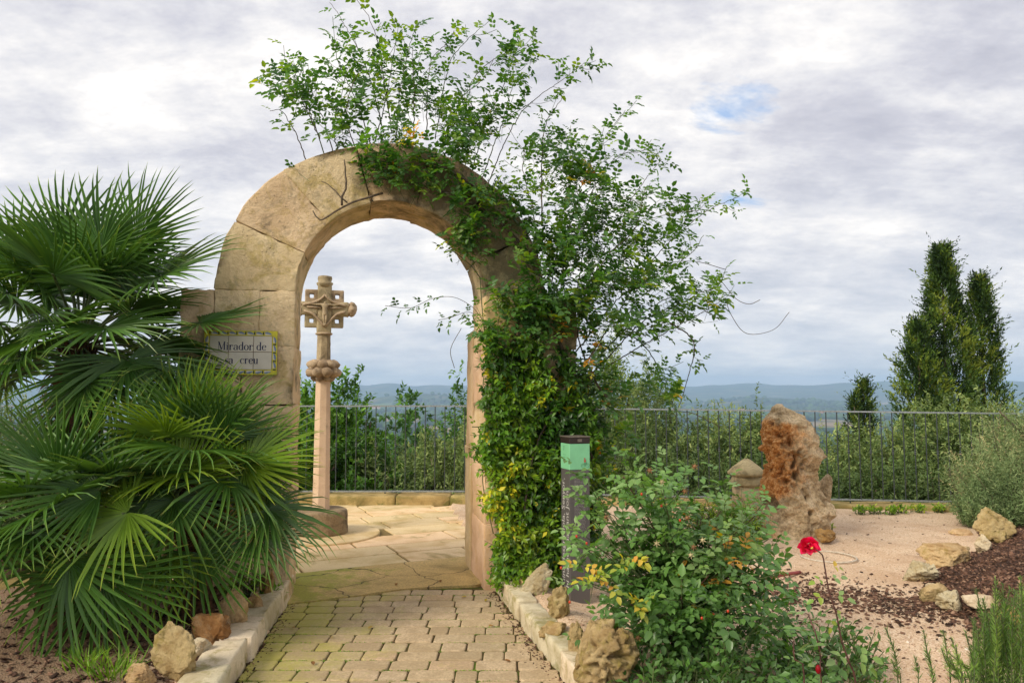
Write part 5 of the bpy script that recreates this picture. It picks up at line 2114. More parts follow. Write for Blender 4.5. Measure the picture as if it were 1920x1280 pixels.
def build_climbing_rose():
    e = empty('climbing_rose', tuple(A(.9, -.05, 0)), 0, 'large climbing rose with long thorny canes sprouting over the top of the arch', 'climbing rose')
    rr = random.Random(77)
    lv = Leaves()
    tw = MB()
    canes = [
        ([(609, 294), (585, 221), (555, 161), (521, 127), (491, 139)], .35, .9),
        ([(626, 289), (600, 210), (570, 165), (544, 124)], .35, .9),
        ([(575, 307), (560, 262), (529, 210), (506, 208)], .25, .8),
        ([(694, 270), (667, 187), (637, 124), (622, 75)], .15, .9),
        ([(720, 250), (690, 135), (656, 64), (619, 4)], .25, .9),
        ([(735, 250), (709, 86), (690, 30), (671, 2), (668, -25)], .2, .8),
        ([(742, 260), (754, 150), (776, 62), (786, 45)], .1, .95),
        ([(776, 260), (776, 158), (772, 90)], .1, .95),
        ([(799, 260), (806, 124), (840, 80), (853, 60)], .15, .9),
        ([(817, 260), (840, 127), (870, 82), (896, 58), (919, 37)], .15, .7),
        ([(851, 270), (885, 157), (919, 116), (952, 97), (979, 64)], .2, .65),
        ([(885, 322), (911, 232), (949, 150), (967, 94), (997, 86)], .25, .9),
        ([(904, 334), (941, 232), (967, 150), (997, 165)], .25, .85),
        ([(915, 345), (949, 262), (979, 210), (1012, 180), (1061, 146), (1095, 118)], .74, 1.0),
        ([(1016, 420), (1016, 300), (1024, 232), (1054, 184)], .2, .8),
        ([(640, 300), (625, 240), (640, 180), (650, 130)], .2, .9),
        ([(670, 290), (650, 220), (665, 150), (700, 100)], .2, .9),
        ([(830, 280), (850, 200), (905, 150), (925, 110)], .2, .85),
        ([(870, 300), (905, 240), (960, 215), (1000, 190)], .2, .85),
        ([(700, 280), (720, 200), (735, 120), (745, 60)], .1, .9),
        ([(600, 260), (575, 205), (560, 180), (530, 180)], .2, .9),
        # the right-hand thicket
        ([(1040, 720), (1050, 560), (1070, 420), (1110, 300), (1165, 215)], .35, .9),
        ([(1060, 720), (1100, 560), (1150, 430), (1200, 350), (1240, 300)], .3, .9),
        ([(1080, 710), (1150, 600), (1230, 480), (1320, 400), (1385, 368)], .3, .85),
        ([(1090, 700), (1180, 610), (1250, 560), (1340, 540), (1362, 500)], .3, .8),
        ([(1085, 720), (1200, 650), (1290, 600), (1360, 560)], .3, .9),
        ([(1250, 600), (1300, 640), (1292, 700), (1272, 765)], .2, .35),
        ([(1150, 620), (1200, 640), (1240, 700), (1238, 740)], .3, .6),
        ([(1000, 640), (1010, 520), (1000, 400), (980, 320), (985, 270)], .25, .9),
        ([(1010, 640), (1040, 500), (1060, 380), (1075, 300), (1060, 245)], .2, .9),
        ([(1050, 680), (1090, 500), (1100, 390), (1150, 300), (1215, 280)], .25, .9),
        ([(1060, 640), (1130, 520), (1200, 470), (1280, 420), (1290, 380)], .2, .85),
        ([(1060, 600), (1140, 480), (1190, 430), (1210, 350)], .2, .9),
        ([(1080, 660), (1160, 560), (1240, 520), (1300, 470), (1320, 440)], .2, .8),
        ([(1090, 720), (1140, 670), (1210, 600), (1290, 570), (1350, 600)], .25, .85),
        ([(1010, 560), (990, 460), (950, 380), (935, 330)], .2, .9),
    ]
    for i, (pts, st, thin) in enumerate(canes):
        right = pts[0][0] > 990
        v0 = rr.uniform(.05, .5) if not right else rr.uniform(-.1, .3)
        v1 = v0 + rr.uniform(-.35, .35)
        path = smooth_path(px_path(pts, v0, v1), .03)
        path = [p + Vector((rr.gauss(0, .0035), rr.gauss(0, .0035), rr.gauss(0, .003))) for p in path]
        mb = MB()
        r0 = .007 if right else .0055
        mb.tube(path, [r0 * (1 - .65 * k / len(path)) for k in range(len(path))], 5)
        mb.build('cane', M['cane'] if i % 3 else M['green_cane'], e, True)
        grow(path, lv, rr, .054, st, .040, (.2, .86), 5, thin, tw, .5 if right else .42, .20)
    # bare tendrils
    for pts, lfs in (([(1360, 560), (1372, 592), (1400, 625), (1450, 618), (1480, 585)], 0), ([(1355, 530), (1380, 560), (1405, 570), (1425, 562)], 0),
                     ([(1272, 720), (1262, 765), (1300, 775), (1350, 800)], 0), ([(1150, 470), (1200, 420), (1260, 400), (1310, 395)], 1),
                     ([(1090, 430), (1130, 380), (1170, 370), (1230, 400)], 1), ([(1180, 560), (1240, 500), (1300, 490), (1360, 505)], 1)):
        path = smooth_path(px_path(pts, .05, -.1), .03)
        MB().tube(path, .003, 4).build('tendril', M['cane'], e, True)
        if lfs:
            grow(path, lv, rr, .038, .3, .06, (.2, .8), 5, .7)
    # sprays crossing the opening
    for pts, st in (([(905, 600), (885, 575), (850, 557), (810, 560), (770, 577), (722, 573)], .45), ([(905, 605), (880, 585), (845, 595), (822, 600)], .25),
                    ([(865, 615), (845, 655), (852, 690)], .95), ([(900, 470), (870, 455), (835, 470)], .2)):
        path = smooth_path(px_path(pts, .0, .1), .02)
        MB().tube(path, .003, 4).build('cane', M['cane'], e, True)
        grow(path, lv, rr, .042, st, .035, (.1, .6), 5, .95)
    # thick old stems climbing the right side and running over the crown
    old = [([(1068, 1060), (1075, 940), (1060, 830), (1068, 760), (1050, 640), (1010, 520), (960, 440), (890, 385), (800, 350), (720, 335)], .022, -.05),
           ([(1040, 1050), (1005, 900), (985, 760), (975, 640), (960, 540)], .016, -.07),
           ([(1110, 1000), (1110, 850), (1090, 760), (1120, 690)], .014, .0),
           ([(1000, 700), (995, 560), (975, 470), (930, 400)], .012, -.06),
           ([(720, 362), (660, 380), (615, 405), (600, 412), (585, 395)], .010, -.03),
           ([(640, 385), (650, 340), (645, 300)], .010, -.03),
           ([(650, 380), (620, 350), (605, 340)], .006, -.03),
           ([(905, 360), (860, 330), (800, 300), (770, 290)], .012, -.05),
           ([(1150, 760), (1110, 700), (1090, 650), (1085, 600)], .010, -.1),
           ([(980, 980), (1000, 860), (1040, 760), (1080, 700), (1130, 640)], .010, -.25)]
    for pts, r0, v in old:
        path = smooth_path(px_path(pts, v - .03, v), .06)
        path = [p + Vector((rr.gauss(0, .006), rr.gauss(0, .006), 0)) for p in path]
        MB().tube(path, [r0 * (1 - .55 * k / len(path)) for k in range(len(path))], 7).build('old_stem', M['wood'], e, True)
    # fill: short leafy sprigs in the dense zones (polygon ellipses in the arch plane)
    zones = [(770, 240, 150, 70, 230, -.1, .5), (800, 290, 120, 45, 150, -.25, .5), (700, 200, 120, 80, 90, .0, .5), (880, 280, 80, 50, 70, -.1, .4), (560, 165, 50, 40, 40, .1, .3), (970, 110, 28, 32, 18, .0, .2),
             (900, 395, 60, 40, 75, -.22, -.02), (790, 345, 80, 35, 60, -.2, -.02), (900, 470, 55, 30, 70, -.25, -.02), (960, 450, 35, 60, 60, -.22, -.02),
             (1060, 420, 100, 110, 210, -.3, .4), (1110, 540, 120, 100, 250, -.4, .4), (985, 540, 50, 80, 45, -.35, .0), (1190, 580, 110, 60, 110, -.3, .3), (1040, 340, 70, 70, 80, -.1, .3), (1200, 430, 90, 70, 90, -.2, .3),
             (1040, 610, 60, 50, 130, -.4, -.03), (950, 610, 45, 60, 55, -.3, -.03), (1080, 690, 50, 60, 70, -.3, .1), (1300, 570, 55, 40, 40, -.2, .2), (1345, 520, 22, 30, 16, .0, .1), (1235, 735, 28, 24, 22, -.2, .1), (1140, 740, 60, 50, 60, -.3, .2), (1140, 860, 30, 90, 60, -.2, .1), (580, 380, 18, 14, 7, -.06, -.03), (590, 335, 25, 10, 8, -.06, -.03), (700, 320, 50, 20, 26, -.1, .0)]
    for (cx, cy, rx, ry, n, va, vb) in zones:
        for _ in range(int(n * (1.0 if cy > 330 else (.58 if cy < 275 else .9)))):
            a, q = rr.uniform(0, 2 * PI), math.sqrt(rr.random())
            p = PA(cx + rx * q * math.cos(a), cy + ry * q * math.sin(a), rr.uniform(va, vb))
            if noise.noise(Vector((p.x * 3.6, p.z * 3.6, p.y * 1.5))) < -.10:
                continue
            L = rr.uniform(.07, .16)
            d = Vector((rr.gauss(0, .7) + (p.x - A(0.3, 0, 0).x) * .25, rr.gauss(0, .6) - .15, rr.uniform(.1, 1.1))).normalized()
            path = [p + d * (L * k / 4) for k in range(5)]
            tw.tube([path[0] - d * .05, path[-1]], .0018, 3, False)
            sh = rr.uniform(.12, .86)
            if rr.random() < .018:
                sh = rr.uniform(.9, .98)
            grow(path, lv, rr, .056, 0.0, .034, (sh - .08, sh + .08), 5)
    # the one yellowing spray on the crown
    for _ in range(14):
        p = PA(rr.uniform(755, 795), rr.uniform(245, 275), -.2)
        d = Vector((rr.gauss(0, .7), -.5, rr.gauss(0.2, .4)))
        lv.compound(p, d, Vector((0, -.5, 1)), .036, rr.uniform(.90, .985), rr, 5)
    for _ in range(8):
        p = PA(rr.uniform(1065, 1120), rr.uniform(620, 700), -.3)
        lv.compound(p, Vector((rr.gauss(0, .7), -.5, rr.gauss(0, .4))), Vector((0, -.5, 1)), .034, rr.uniform(.95, 1.0), rr, 5)
    tw.build('twigs', M['green_cane'], e, False, 'stuff')
    lv.mesh('foliage', M['rose'], e, 6)


build_climbing_rose()


def build_creeper():
    e = empty('creeper', tuple(A(1.1, -.15, 0)), 0, 'thick yellow-green creeper covering the lower right side of the arch down to the ground', 'creeper')
    rr = random.Random(31)
    lv = Leaves()
    tw = MB()
    # outline of the mass by height: py -> (x left, x right, density weight)
    prof = [(590, 905, 1040), (640, 900, 1060), (700, 905, 1085), (760, 910, 1110), (820, 900, 1130), (880, 905, 1130), (940, 920, 1125), (1000, 930, 1120), (1050, 930, 1105), (1085, 935, 1090)]
    ys = [p[0] for p in prof]
    n = 0
    while n < 2700:
        py = rr.uniform(560, 1090)
        if rr.random() > .22 + .78 * min(1, max(0, (py - 600) / 130)):
            continue
        l, r_ = np.interp(py, ys, [p[1] for p in prof]), np.interp(py, ys, [p[2] for p in prof])
        wv = 16 * noise.noise(Vector((py * .021, 0, 3))) + 9 * noise.noise(Vector((py * .06, 4, 3)))
        px = rr.uniform(l + wv + 6, r_ + wv * 1.5)
        if py < 740 and noise.noise(Vector((px * .014, py * .014, 5))) < -.12:
            continue
        dv = rr.uniform(-.30, -.03)
        if px > 1085:
            dv = rr.uniform(-.25, .25)
        p = PA(px, py, dv)
        if p.z < .08:
            continue
        d = Vector((rr.gauss(0, .6), -.45 + rr.gauss(0, .35), rr.gauss(-.05, .6))).normalized()
        L = rr.uniform(.06, .16)
        m = rr.randint(3, 6)
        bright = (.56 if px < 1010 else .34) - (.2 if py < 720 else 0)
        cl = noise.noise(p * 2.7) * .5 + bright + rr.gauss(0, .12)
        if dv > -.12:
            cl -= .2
        if rr.random() < .04:
            cl = rr.uniform(.9, 1.0)
        tw.tube([p, p + d * L], .0018, 3, False)
        for k in range(m):
            q = p + d * (L * k / m)
            for sg in (-1, 1):
                o = d.orthogonal().normalized()
                a = rr.uniform(0, 6.28)
                out = (o * math.cos(a) + d.cross(o) * math.sin(a))
                ld = (out + d * .5 + Vector((0, -.2, -.25)))
                l_ = rr.uniform(.042, .070)
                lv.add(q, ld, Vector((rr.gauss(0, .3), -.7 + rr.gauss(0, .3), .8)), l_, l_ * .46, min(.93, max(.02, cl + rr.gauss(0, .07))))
        n += 1
    # trails up the inner edge
    for pts in ([(925, 1000), (905, 900), (915, 820), (905, 740), (912, 660), (905, 590), (900, 520)], [(915, 880), (890, 860), (880, 855)], [(905, 800), (885, 800)], [(930, 780), (925, 700), (935, 600), (950, 560)],
                [(900, 520), (885, 500), (862, 480), (840, 465)], [(915, 640), (895, 610), (885, 590)]):
        path = smooth_path(px_path(pts, -.04, -.05), .03)
        MB().tube(path, .004, 5).build('trail', M['green_cane'], e, True)
        grow(path, lv, rr, .032, .0, .035, (.35, .88), 3)
    # main stems
    for pts, r0 in (([(945, 1085), (955, 980), (940, 880), (960, 780), (950, 680), (975, 600)], .009), ([(1000, 1080), (985, 960), (1000, 860), (985, 770)], .008), ([(1030, 800), (1040, 900), (1055, 1000), (1050, 1060)], .010), ([(970, 1085), (965, 1000), (975, 900)], .007)):
        path = smooth_path(px_path(pts, -.08, -.06), .04)
        MB().tube(path, r0, 6).build('stem', M['wood'], e, True)
    tw.build('twigs', M['green_cane'], e, False, 'stuff')
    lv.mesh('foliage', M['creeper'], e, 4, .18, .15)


build_creeper()


# ------------------------------------------------------------------ rose bush in front, and the single red rose
def build_rose_bush():
    base = Vector((0.97, 4.36, 0))
    base.z = garden_z(base.x, base.y) - .02
    e = empty('rose_bush', tuple(base), 0, 'wide bluish-green rose bush with red hips and withered blooms in front of the information post', 'rose bush')
    rr = random.Random(19)
    lv, tw = Leaves(), MB()
    tips = []
    for i in range(46):
        az = i * 2.399 + rr.gauss(0, .2)
        el = rr.uniform(.05, 1.0)
        R = rr.uniform(.40, .72) * (1.05 - .25 * el)
        Hh = .22 + .98 * el ** .8 * (1 - .22 * max(0, math.cos(az)))
        R *= .93 if math.cos(az) > 0 else .76
        tip = base + Vector((R * math.cos(az), R * .75 * math.sin(az), Hh * rr.uniform(.85, 1.0)))
        mid = base + Vector((R * .35 * math.cos(az), R * .3 * math.sin(az), Hh * .62))
        path = smooth_path([base + Vector((rr.gauss(0, .05), rr.gauss(0, .05), 0)), mid, tip], .03)
        mb = MB()
        mb.tube(path, [.007 * (1 - .6 * k / len(path)) for k in range(len(path))], 5)
        mb.build('cane', M['green_cane'] if i % 3 else M['red_cane'], e, True)
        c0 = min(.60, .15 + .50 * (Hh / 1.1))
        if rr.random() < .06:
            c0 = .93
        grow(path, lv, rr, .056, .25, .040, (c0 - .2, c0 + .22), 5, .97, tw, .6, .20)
        tips.append(tip)
    # low dark tangle at the foot
    for _ in range(125):
        a, q = rr.uniform(0, 2 * PI), math.sqrt(rr.random())
        p = base + Vector((.58 * q * math.cos(a), .42 * q * math.sin(a), rr.uniform(.05, .5)))
        d = Vector((rr.gauss(0, 1), rr.gauss(-.3, .8), rr.uniform(-.1, .9))).normalized()
        path = [p + d * (.15 * k / 4) for k in range(5)]
        tw.tube([p - d * .06, path[-1]], .002, 3, False)
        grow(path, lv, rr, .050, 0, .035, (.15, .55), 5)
    for (px, py) in ((1092, 900), (1085, 925), (1075, 950), (1095, 965), (1070, 990), (1060, 1010), (1085, 1020), (1075, 1055), (1060, 1080), (1090, 1095), (1072, 880)):
        p = P(px + 12, py, 4.2)
        tw.tube([p, base + Vector((-.25, -.1, .45 + (1050 - py) * .001))], .0025, 3, False)
        for _ in range(3):
            lv.compound(p + Vector((rr.uniform(-.03, .06), 0, rr.uniform(-.04, .04))), Vector((rr.gauss(-.5, .5), -.4, rr.gauss(.2, .4))), Vector((0, -.5, 1)), .046, rr.uniform(.4, .85), rr, 5)
    # yellowing sprays on the left flank
    for (px, py) in ((1100, 1075), (1112, 1085), (1090, 1060), (1165, 1045), (1180, 1060), (1200, 1130), (1210, 1115), (1190, 1125), (1185, 1035), (1145, 1090)):
        p = P(px, py, 3.95)
        for _ in range(2):
            lv.compound(p, Vector((rr.gauss(0, .8), -.5, rr.gauss(.1, .4))), Vector((0, -.6, 1)), .044, rr.uniform(.925, .975), rr, 5)
    tw.build('twigs', M['green_cane'], e, False, 'stuff')
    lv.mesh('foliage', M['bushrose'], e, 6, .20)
    # hips and withered blooms
    for (px, py) in ((1081, 1005), (1052, 1064), (1100, 1018), (1203, 926), (1240, 948), (1275, 975), (1356, 1018), (1316, 1158), (1338, 1150), (1365, 1145), (1068, 1128)):
        p = P(px, py, 3.85 + rr.uniform(-.05, .3))
        MB().blob(p, .0065, .0065, .0085, 2).build('rose_hip', M['hip'], e, True)
    for (px, py) in ((1136, 969), (1241, 903), (1288, 970), (1231, 1018), (1300, 1025), (1317, 1012), (1295, 1040), (1373, 1058), (1196, 1195), (1218, 881), (1302, 874), (1284, 920), (1098, 1215)):
        p = P(px, py, 3.85 + rr.uniform(0, .2))
        mb = MB()
        mb.blob(p, .010, .010, .010, 1, .3, px)
        for k in range(6):
            a = k * PI / 3 + px
            q = p + Vector((math.cos(a) * .022, -.008, math.sin(a) * .022))
            s_ = Vector((-math.sin(a), 0, math.cos(a))) * .005
            b = len(mb.v)
            mb.v += [p + s_, p - s_, q]
            mb.f.append((b, b + 1, b + 2))
        mb.build('withered_bloom', M['sepal'] if px % 2 else M['withered'], e)


build_rose_bush()


def build_red_rose():
    Y = 3.0
    foot = P(1606, 1290, Y)
    g0 = Vector((foot.x + .03, Y, garden_z(foot.x, Y) - .02))
    e = empty('red_rose', tuple(g0), 0, 'single tall red rose on a bent reddish stem with yellow leaves above the gravel', 'rose')
    rr = random.Random(5)
    pts = [g0, P(1606, 1290, Y), P(1592, 1240, Y), P(1578, 1200, Y), P(1568, 1150, Y), P(1555, 1110, Y), P(1546, 1060, Y), P(1542, 1040, Y), P(1530, 1030, Y - .01)]
    path = smooth_path(pts, .02)
    MB().tube(path, [.0050 - .0025 * k / len(path) for k in range(len(path))], 6).build('stem', M['red_cane'], e, True)
    # thorns
    mb = MB()
    for k in range(6, len(path) - 4, 3):
        a = rr.uniform(0, 6.28)
        mb.tube([path[k], path[k] + Vector((math.cos(a) * .009, math.sin(a) * .009, -.002))], [.0022, .0003], 4)
    mb.build('thorns', M['red_cane'], e, kind='stuff')
    # flower: cupped petals facing the left front
    fc = P(1517, 1024, Y)
    ax = Vector((-.25, -.8, -.25)).normalized()
    L_ = Leaves()
    o = ax.orthogonal().normalized()
    w = ax.cross(o)
    for ring, (n, rad, size, opn) in enumerate(((6, .006, .024, .15), (7, .012, .030, .5), (7, .018, .034, .95), (7, .020, .036, 1.7))):
        for k in range(n):
            a = 2 * PI * (k + ring * .4) / n + rr.gauss(0, .15)
            out = o * math.cos(a) + w * math.sin(a)
            d = (out * opn + ax * (1.0 - ring * .32) + Vector((rr.gauss(0, .2), 0, rr.gauss(0, .2)))).normalized()
            L_.add(fc - ax * .012 + out * rad * .4, d, ax - out * .6, size * rr.uniform(.85, 1.15), size * rr.uniform(.95, 1.2), rr.uniform(.05, .85))
    me = leaf_mesh('petals', L_.P, L_.D, L_.N, L_.L, L_.W, L_.R, 6, -.12, -.25, e)
    link('petals', me, M['petal'], e, False, 'stuff')
    MB().blob(fc + ax * .010 + Vector((.010, 0, 0)), .007, .006, .006, 1, .3).build('stamens', M['stamen'], e)
    lv = Leaves()
    # leaf sprays (px, py, dirx, dirz, r, size)
    for (px, py, dx, dz, r, s) in ((1552, 1058, 1.0, -.25, .945, .030), (1547, 1082, -1.0, -.1, .935, .030), (1550, 1085, .7, .1, .80, .030), (1555, 1108, 1.0, -.3, .86, .036), (1552, 1112, -.9, -.3, .93, .032),
                                   (1560, 1140, .8, -.6, .90, .028), (1560, 1150, -.3, -1, .95, .026), (1592, 1215, .7, -.2, .88, .046), (1594, 1225, .9, -.6, .93, .052), (1590, 1222, -.9, -.1, .85, .044), (1590, 1235, -.9, -.7, .30, .050), (1585, 1210, -.6, .4, .35, .040)):
        lv.compound(P(px, py, Y), Vector((dx, rr.gauss(-.2, .3), dz)), Vector((0, -.7, .8)), s, r, rr, 3)
    # shorter second shoot with a bud, to the left
    sh = smooth_path([g0 + Vector((-.12, 0, 0)), P(1540, 1280, Y - .05), P(1538, 1230, Y - .05), P(1530, 1190, Y - .05), P(1515, 1150, Y)], .02)
    MB().tube(sh, .003, 5).build('shoot', M['red_cane'], e, True)
    grow(sh, lv, rr, .044, .45, .035, (.3, .85), 5)
    sh2 = smooth_path([g0 + Vector((-.3, .02, 0)), P(1508, 1270, Y), P(1490, 1235, Y), P(1488, 1200, Y)], .02)
    MB().tube(sh2, .003, 5).build('shoot', M['red_cane'], e, True)
    grow(sh2, lv, rr, .046, .35, .035, (.25, .8), 5)
    b = P(1534, 1254, Y - .08)
    MB().blob(b, .010, .010, .018, 2).build('bud', M['petal'], e, True)
    lv.mesh('foliage', M['bushrose'], e, 6, .15)


build_red_rose()


# ------------------------------------------------------------------ generic leafy plants
def shrub(name, label, cat, cx, cy, z0, w, d, top, sprigs, leaf, lw, mat, seed, group=None, up=.8, sl=(.25, .55), per=14, col=(0., 1.), stemsn=6, style=2, thickm='wood', ragged=.18, dens_low=.35, part='foliage'):
    """sprigs rise from a body; leaves sit along them; crown outline is ragged"""
    e = empty(name, (cx, cy, z0), 0, label, cat, group)
    rr = np.random.default_rng(seed)
    ph = rr.uniform(0, 6.28, 4)
    n = sprigs
    az = rr.uniform(0, 2 * PI, n)
    q = np.sqrt(rr.uniform(0, 1, n))
    bx = cx + w / 2 * q * np.cos(az)
    by = cy + d / 2 * q * np.sin(az)
    env = (top - z0) * (1 - .55 * q ** 2.2) * (1 + ragged * np.sin((bx - cx) * 5.1 / max(w, .6) * 2 + ph[0]) * .6 + ragged * np.sin((bx - cx) * 11 + ph[1]) * .5 + rr.normal(0, ragged * .35, n))
    hl = rr.uniform(dens_low * .2, 1, n) ** .8
    sL = rr.uniform(sl[0], sl[1], n)
    bz = z0 + np.maximum(.03, env * hl - sL * up * .9)
    out = np.stack([np.cos(az) * q, np.sin(az) * q, np.zeros(n)], 1)
    dirs = unit(out * .75 * (1 - up * .6) + rr.normal(0, .28, (n, 3)) + np.array([0, 0, up]))
    m = per
    t = (np.arange(m) + .5) / m
    base = np.stack([bx, by, bz], 1)
    Pp = base[:, None, :] + dirs[:, None, :] * (sL[:, None, None] * t[None, :, None])
    Pp[:, :, 2] -= (sL[:, None] * .12) * t[None, :] ** 2
    Pp = Pp.reshape(-1, 3)
    N = n * m
    D = np.repeat(dirs, m, 0) * .55 + unit(rr.normal(0, 1, (N, 3))) * .9
    Nn = rr.normal(0, .6, (N, 3)) + np.array([0, -.2, .9])
    base_c = np.repeat(rr.uniform(col[0], col[1], n), m)
    depth = np.repeat((bz - z0) / max(.1, (top - z0)), m)
    R = np.clip(base_c * .75 + .25 * rr.uniform(0, 1, N), 0, 1)
    L = leaf * rr.uniform(.7, 1.25, N)
    me = leaf_mesh(part, Pp, D, Nn, L, L * lw, R, style, .15, .1, e)
    link(part, me, mat, e, False, 'stuff')
    r2 = random.Random(seed)
    for k in range(stemsn):
        a = r2.uniform(0, 6.28)
        tt = Vector((cx + w * .28 * math.cos(a), cy + d * .28 * math.sin(a), z0 + (top - z0) * r2.uniform(.55, .8)))
        b = Vector((cx + r2.gauss(0, .04) * w, cy + r2.gauss(0, .04) * d, z0 - .05))
        mid = b.lerp(tt, .5) + Vector((r2.gauss(0, .06), r2.gauss(0, .06), .05)) * w
        path = smooth_path([b, mid, tt], .12)
        r0 = max(.006, .016 * (top - z0))
        MB().tube(path, [r0 * (1 - .7 * i / len(path)) for i in range(len(path))], 6).build('trunk' if stemsn == 1 else 'branch', M[thickm], e, True)
    tw = MB()
    for k in range(0, n, max(1, n // 90)):
        p = Vector(base[k])
        dd = Vector(dirs[k])
        tw.tube([p - dd * .1, p + dd * float(sL[k]) * .9], [.006, .002], 4, False)
    tw.build('twigs', M[thickm], e, False, 'stuff')
    return e


# trees and wild olives below the fence --------------------------------------------------
def zt(px, py, Y):
    return P(px, py, Y).z


def xt(px, Y):
    return P(px, 760, Y).x


def beyond(px, py_top, Y, w, sprigs, label, seed, kind='olive', d=None, col=(0, 1), leaf=.05):
    x = xt(px, Y)
    z0 = terrain_z(x, Y) - .05
    top = zt(px, py_top, Y)
    if kind == 'olive':
        shrub('wild_olive', label, 'wild olive', x, Y, z0, w * 1.1, d or w * .8, top, int(sprigs * 1.9), leaf * 1.45, .36, M['olive'], seed, 'wild olives beyond the fence', .75, (.3, .6), 18, col, 5, 2, ragged=.11)
    elif kind == 'broad':
        shrub('broadleaf_tree', label, 'tree', x, Y, z0, w * 1.1, d or w * .8, top, int(sprigs * 1.2), .095, .5, M['lentisk'], seed, 'broadleaf trees beyond the fence', .5, (.2, .42), 16, col, 5, 4, ragged=.10)


beyond(585, 706, 12.6, 1.5, 900, 'bright green broadleaf tree behind the cross shaft, touching the left jamb of the arch', 1, 'broad', col=(.25, 1))
beyond(655, 722, 13.0, 1.3, 800, 'broadleaf tree just right of the cross shaft beyond the fence', 2, 'broad', col=(.1, .9))
beyond(600, 800, 12.2, 2.2, 800, 'low dark broadleaf shrub behind the fence bars left of the cross', 3, 'broad', col=(0, .5))
beyond(690, 840, 12.6, 1.4, 600, 'low dark broadleaf shrub behind the fence bars right of the cross', 33, 'broad', col=(0, .55))
beyond(770, 822, 13.5, 1.7, 900, 'yellowish wild olive in the middle of the arch view', 4, col=(.35, 1))
beyond(845, 790, 13.0, 1.4, 800, 'feathery wild olive beside the right jamb of the arch', 5, col=(.3, 1))
beyond(720, 845, 12.3, 1.2, 500, 'small pale wild olive low behind the fence in the arch view', 6, col=(.3, .9))
beyond(530, 780, 13.2, 2.4, 500, 'broad wild olive hidden behind the left jamb of the arch', 7)
beyond(930, 760, 13.4, 2.2, 500, 'wild olive behind the right jamb of the arch', 8)
beyond(1040, 700, 13.8, 2.0, 700, 'wild olive showing through the rose canes right of the arch', 9)
beyond(1135, 628, 13.6, 1.5, 1100, 'tall pale wild olive rising behind the climbing rose', 10, col=(.35, 1))
beyond(1215, 690, 13.0, 1.6, 1000, 'wild olive between the climbing rose and the open fence', 11, col=(.25, .9))
beyond(1180, 790, 12.3, 2.0, 800, 'dense low wild olive right behind the fence next to the rose thicket', 12, col=(.0, .6))
beyond(1300, 770, 13.0, 1.8, 1000, 'rounded wild olive behind the fence above the rose bush', 13, col=(.1, .8))
beyond(1365, 745, 12.8, 1.7, 1100, 'wild olive with upright sprays left of the tall boulder', 14, col=(.2, 1))
beyond(1290, 840, 11.95, 2.2, 900, 'dark low wild olive pressed against the fence left of the bollard', 15, col=(.0, .5))
beyond(1440, 780, 12.6, 1.5, 700, 'wild olive directly behind the tall boulder', 16, col=(.1, .8))
beyond(1420, 850, 11.8, 1.7, 600, 'dark low wild olive behind the bollard and the fence', 17, col=(0, .5))
beyond(1570, 800, 12.6, 1.4, 800, 'airy wild olive just right of the tall boulder', 18, col=(.3, 1), leaf=.045)
beyond(1660, 790, 12.6, 1.6, 900, 'wild olive under the small cypress', 19, col=(.2, .9))
beyond(1750, 755, 12.4, 1.7, 1000, 'bushy wild olive at the foot of the two tall cypresses', 20, col=(.2, .9))
beyond(1590, 860, 11.7, 1.9, 800, 'dark wild olive low behind the fence right of the boulder', 21, col=(0, .55))
beyond(1710, 860, 11.6, 1.9, 800, 'dark wild olive low behind the fence near the lavender', 22, col=(0, .6))
beyond(1845, 735, 12.0, 1.7, 900, 'wild olive above the lavender at the right end of the fence', 23, col=(.2, .95))
beyond(1900, 790, 11.6, 1.6, 500, 'wild olive at the right edge behind the lavender', 24, col=(.2, .8))
beyond(60, 800, 13.0, 2.6, 500, 'wild olive at the far left behind the palms', 25)
beyond(250, 800, 13.0, 2.6, 500, 'wild olive behind the crowns of the fan palms', 26)
beyond(400, 790, 13.0, 2.6, 500, 'wild olive hidden behind the left stub of the arch wall', 27)


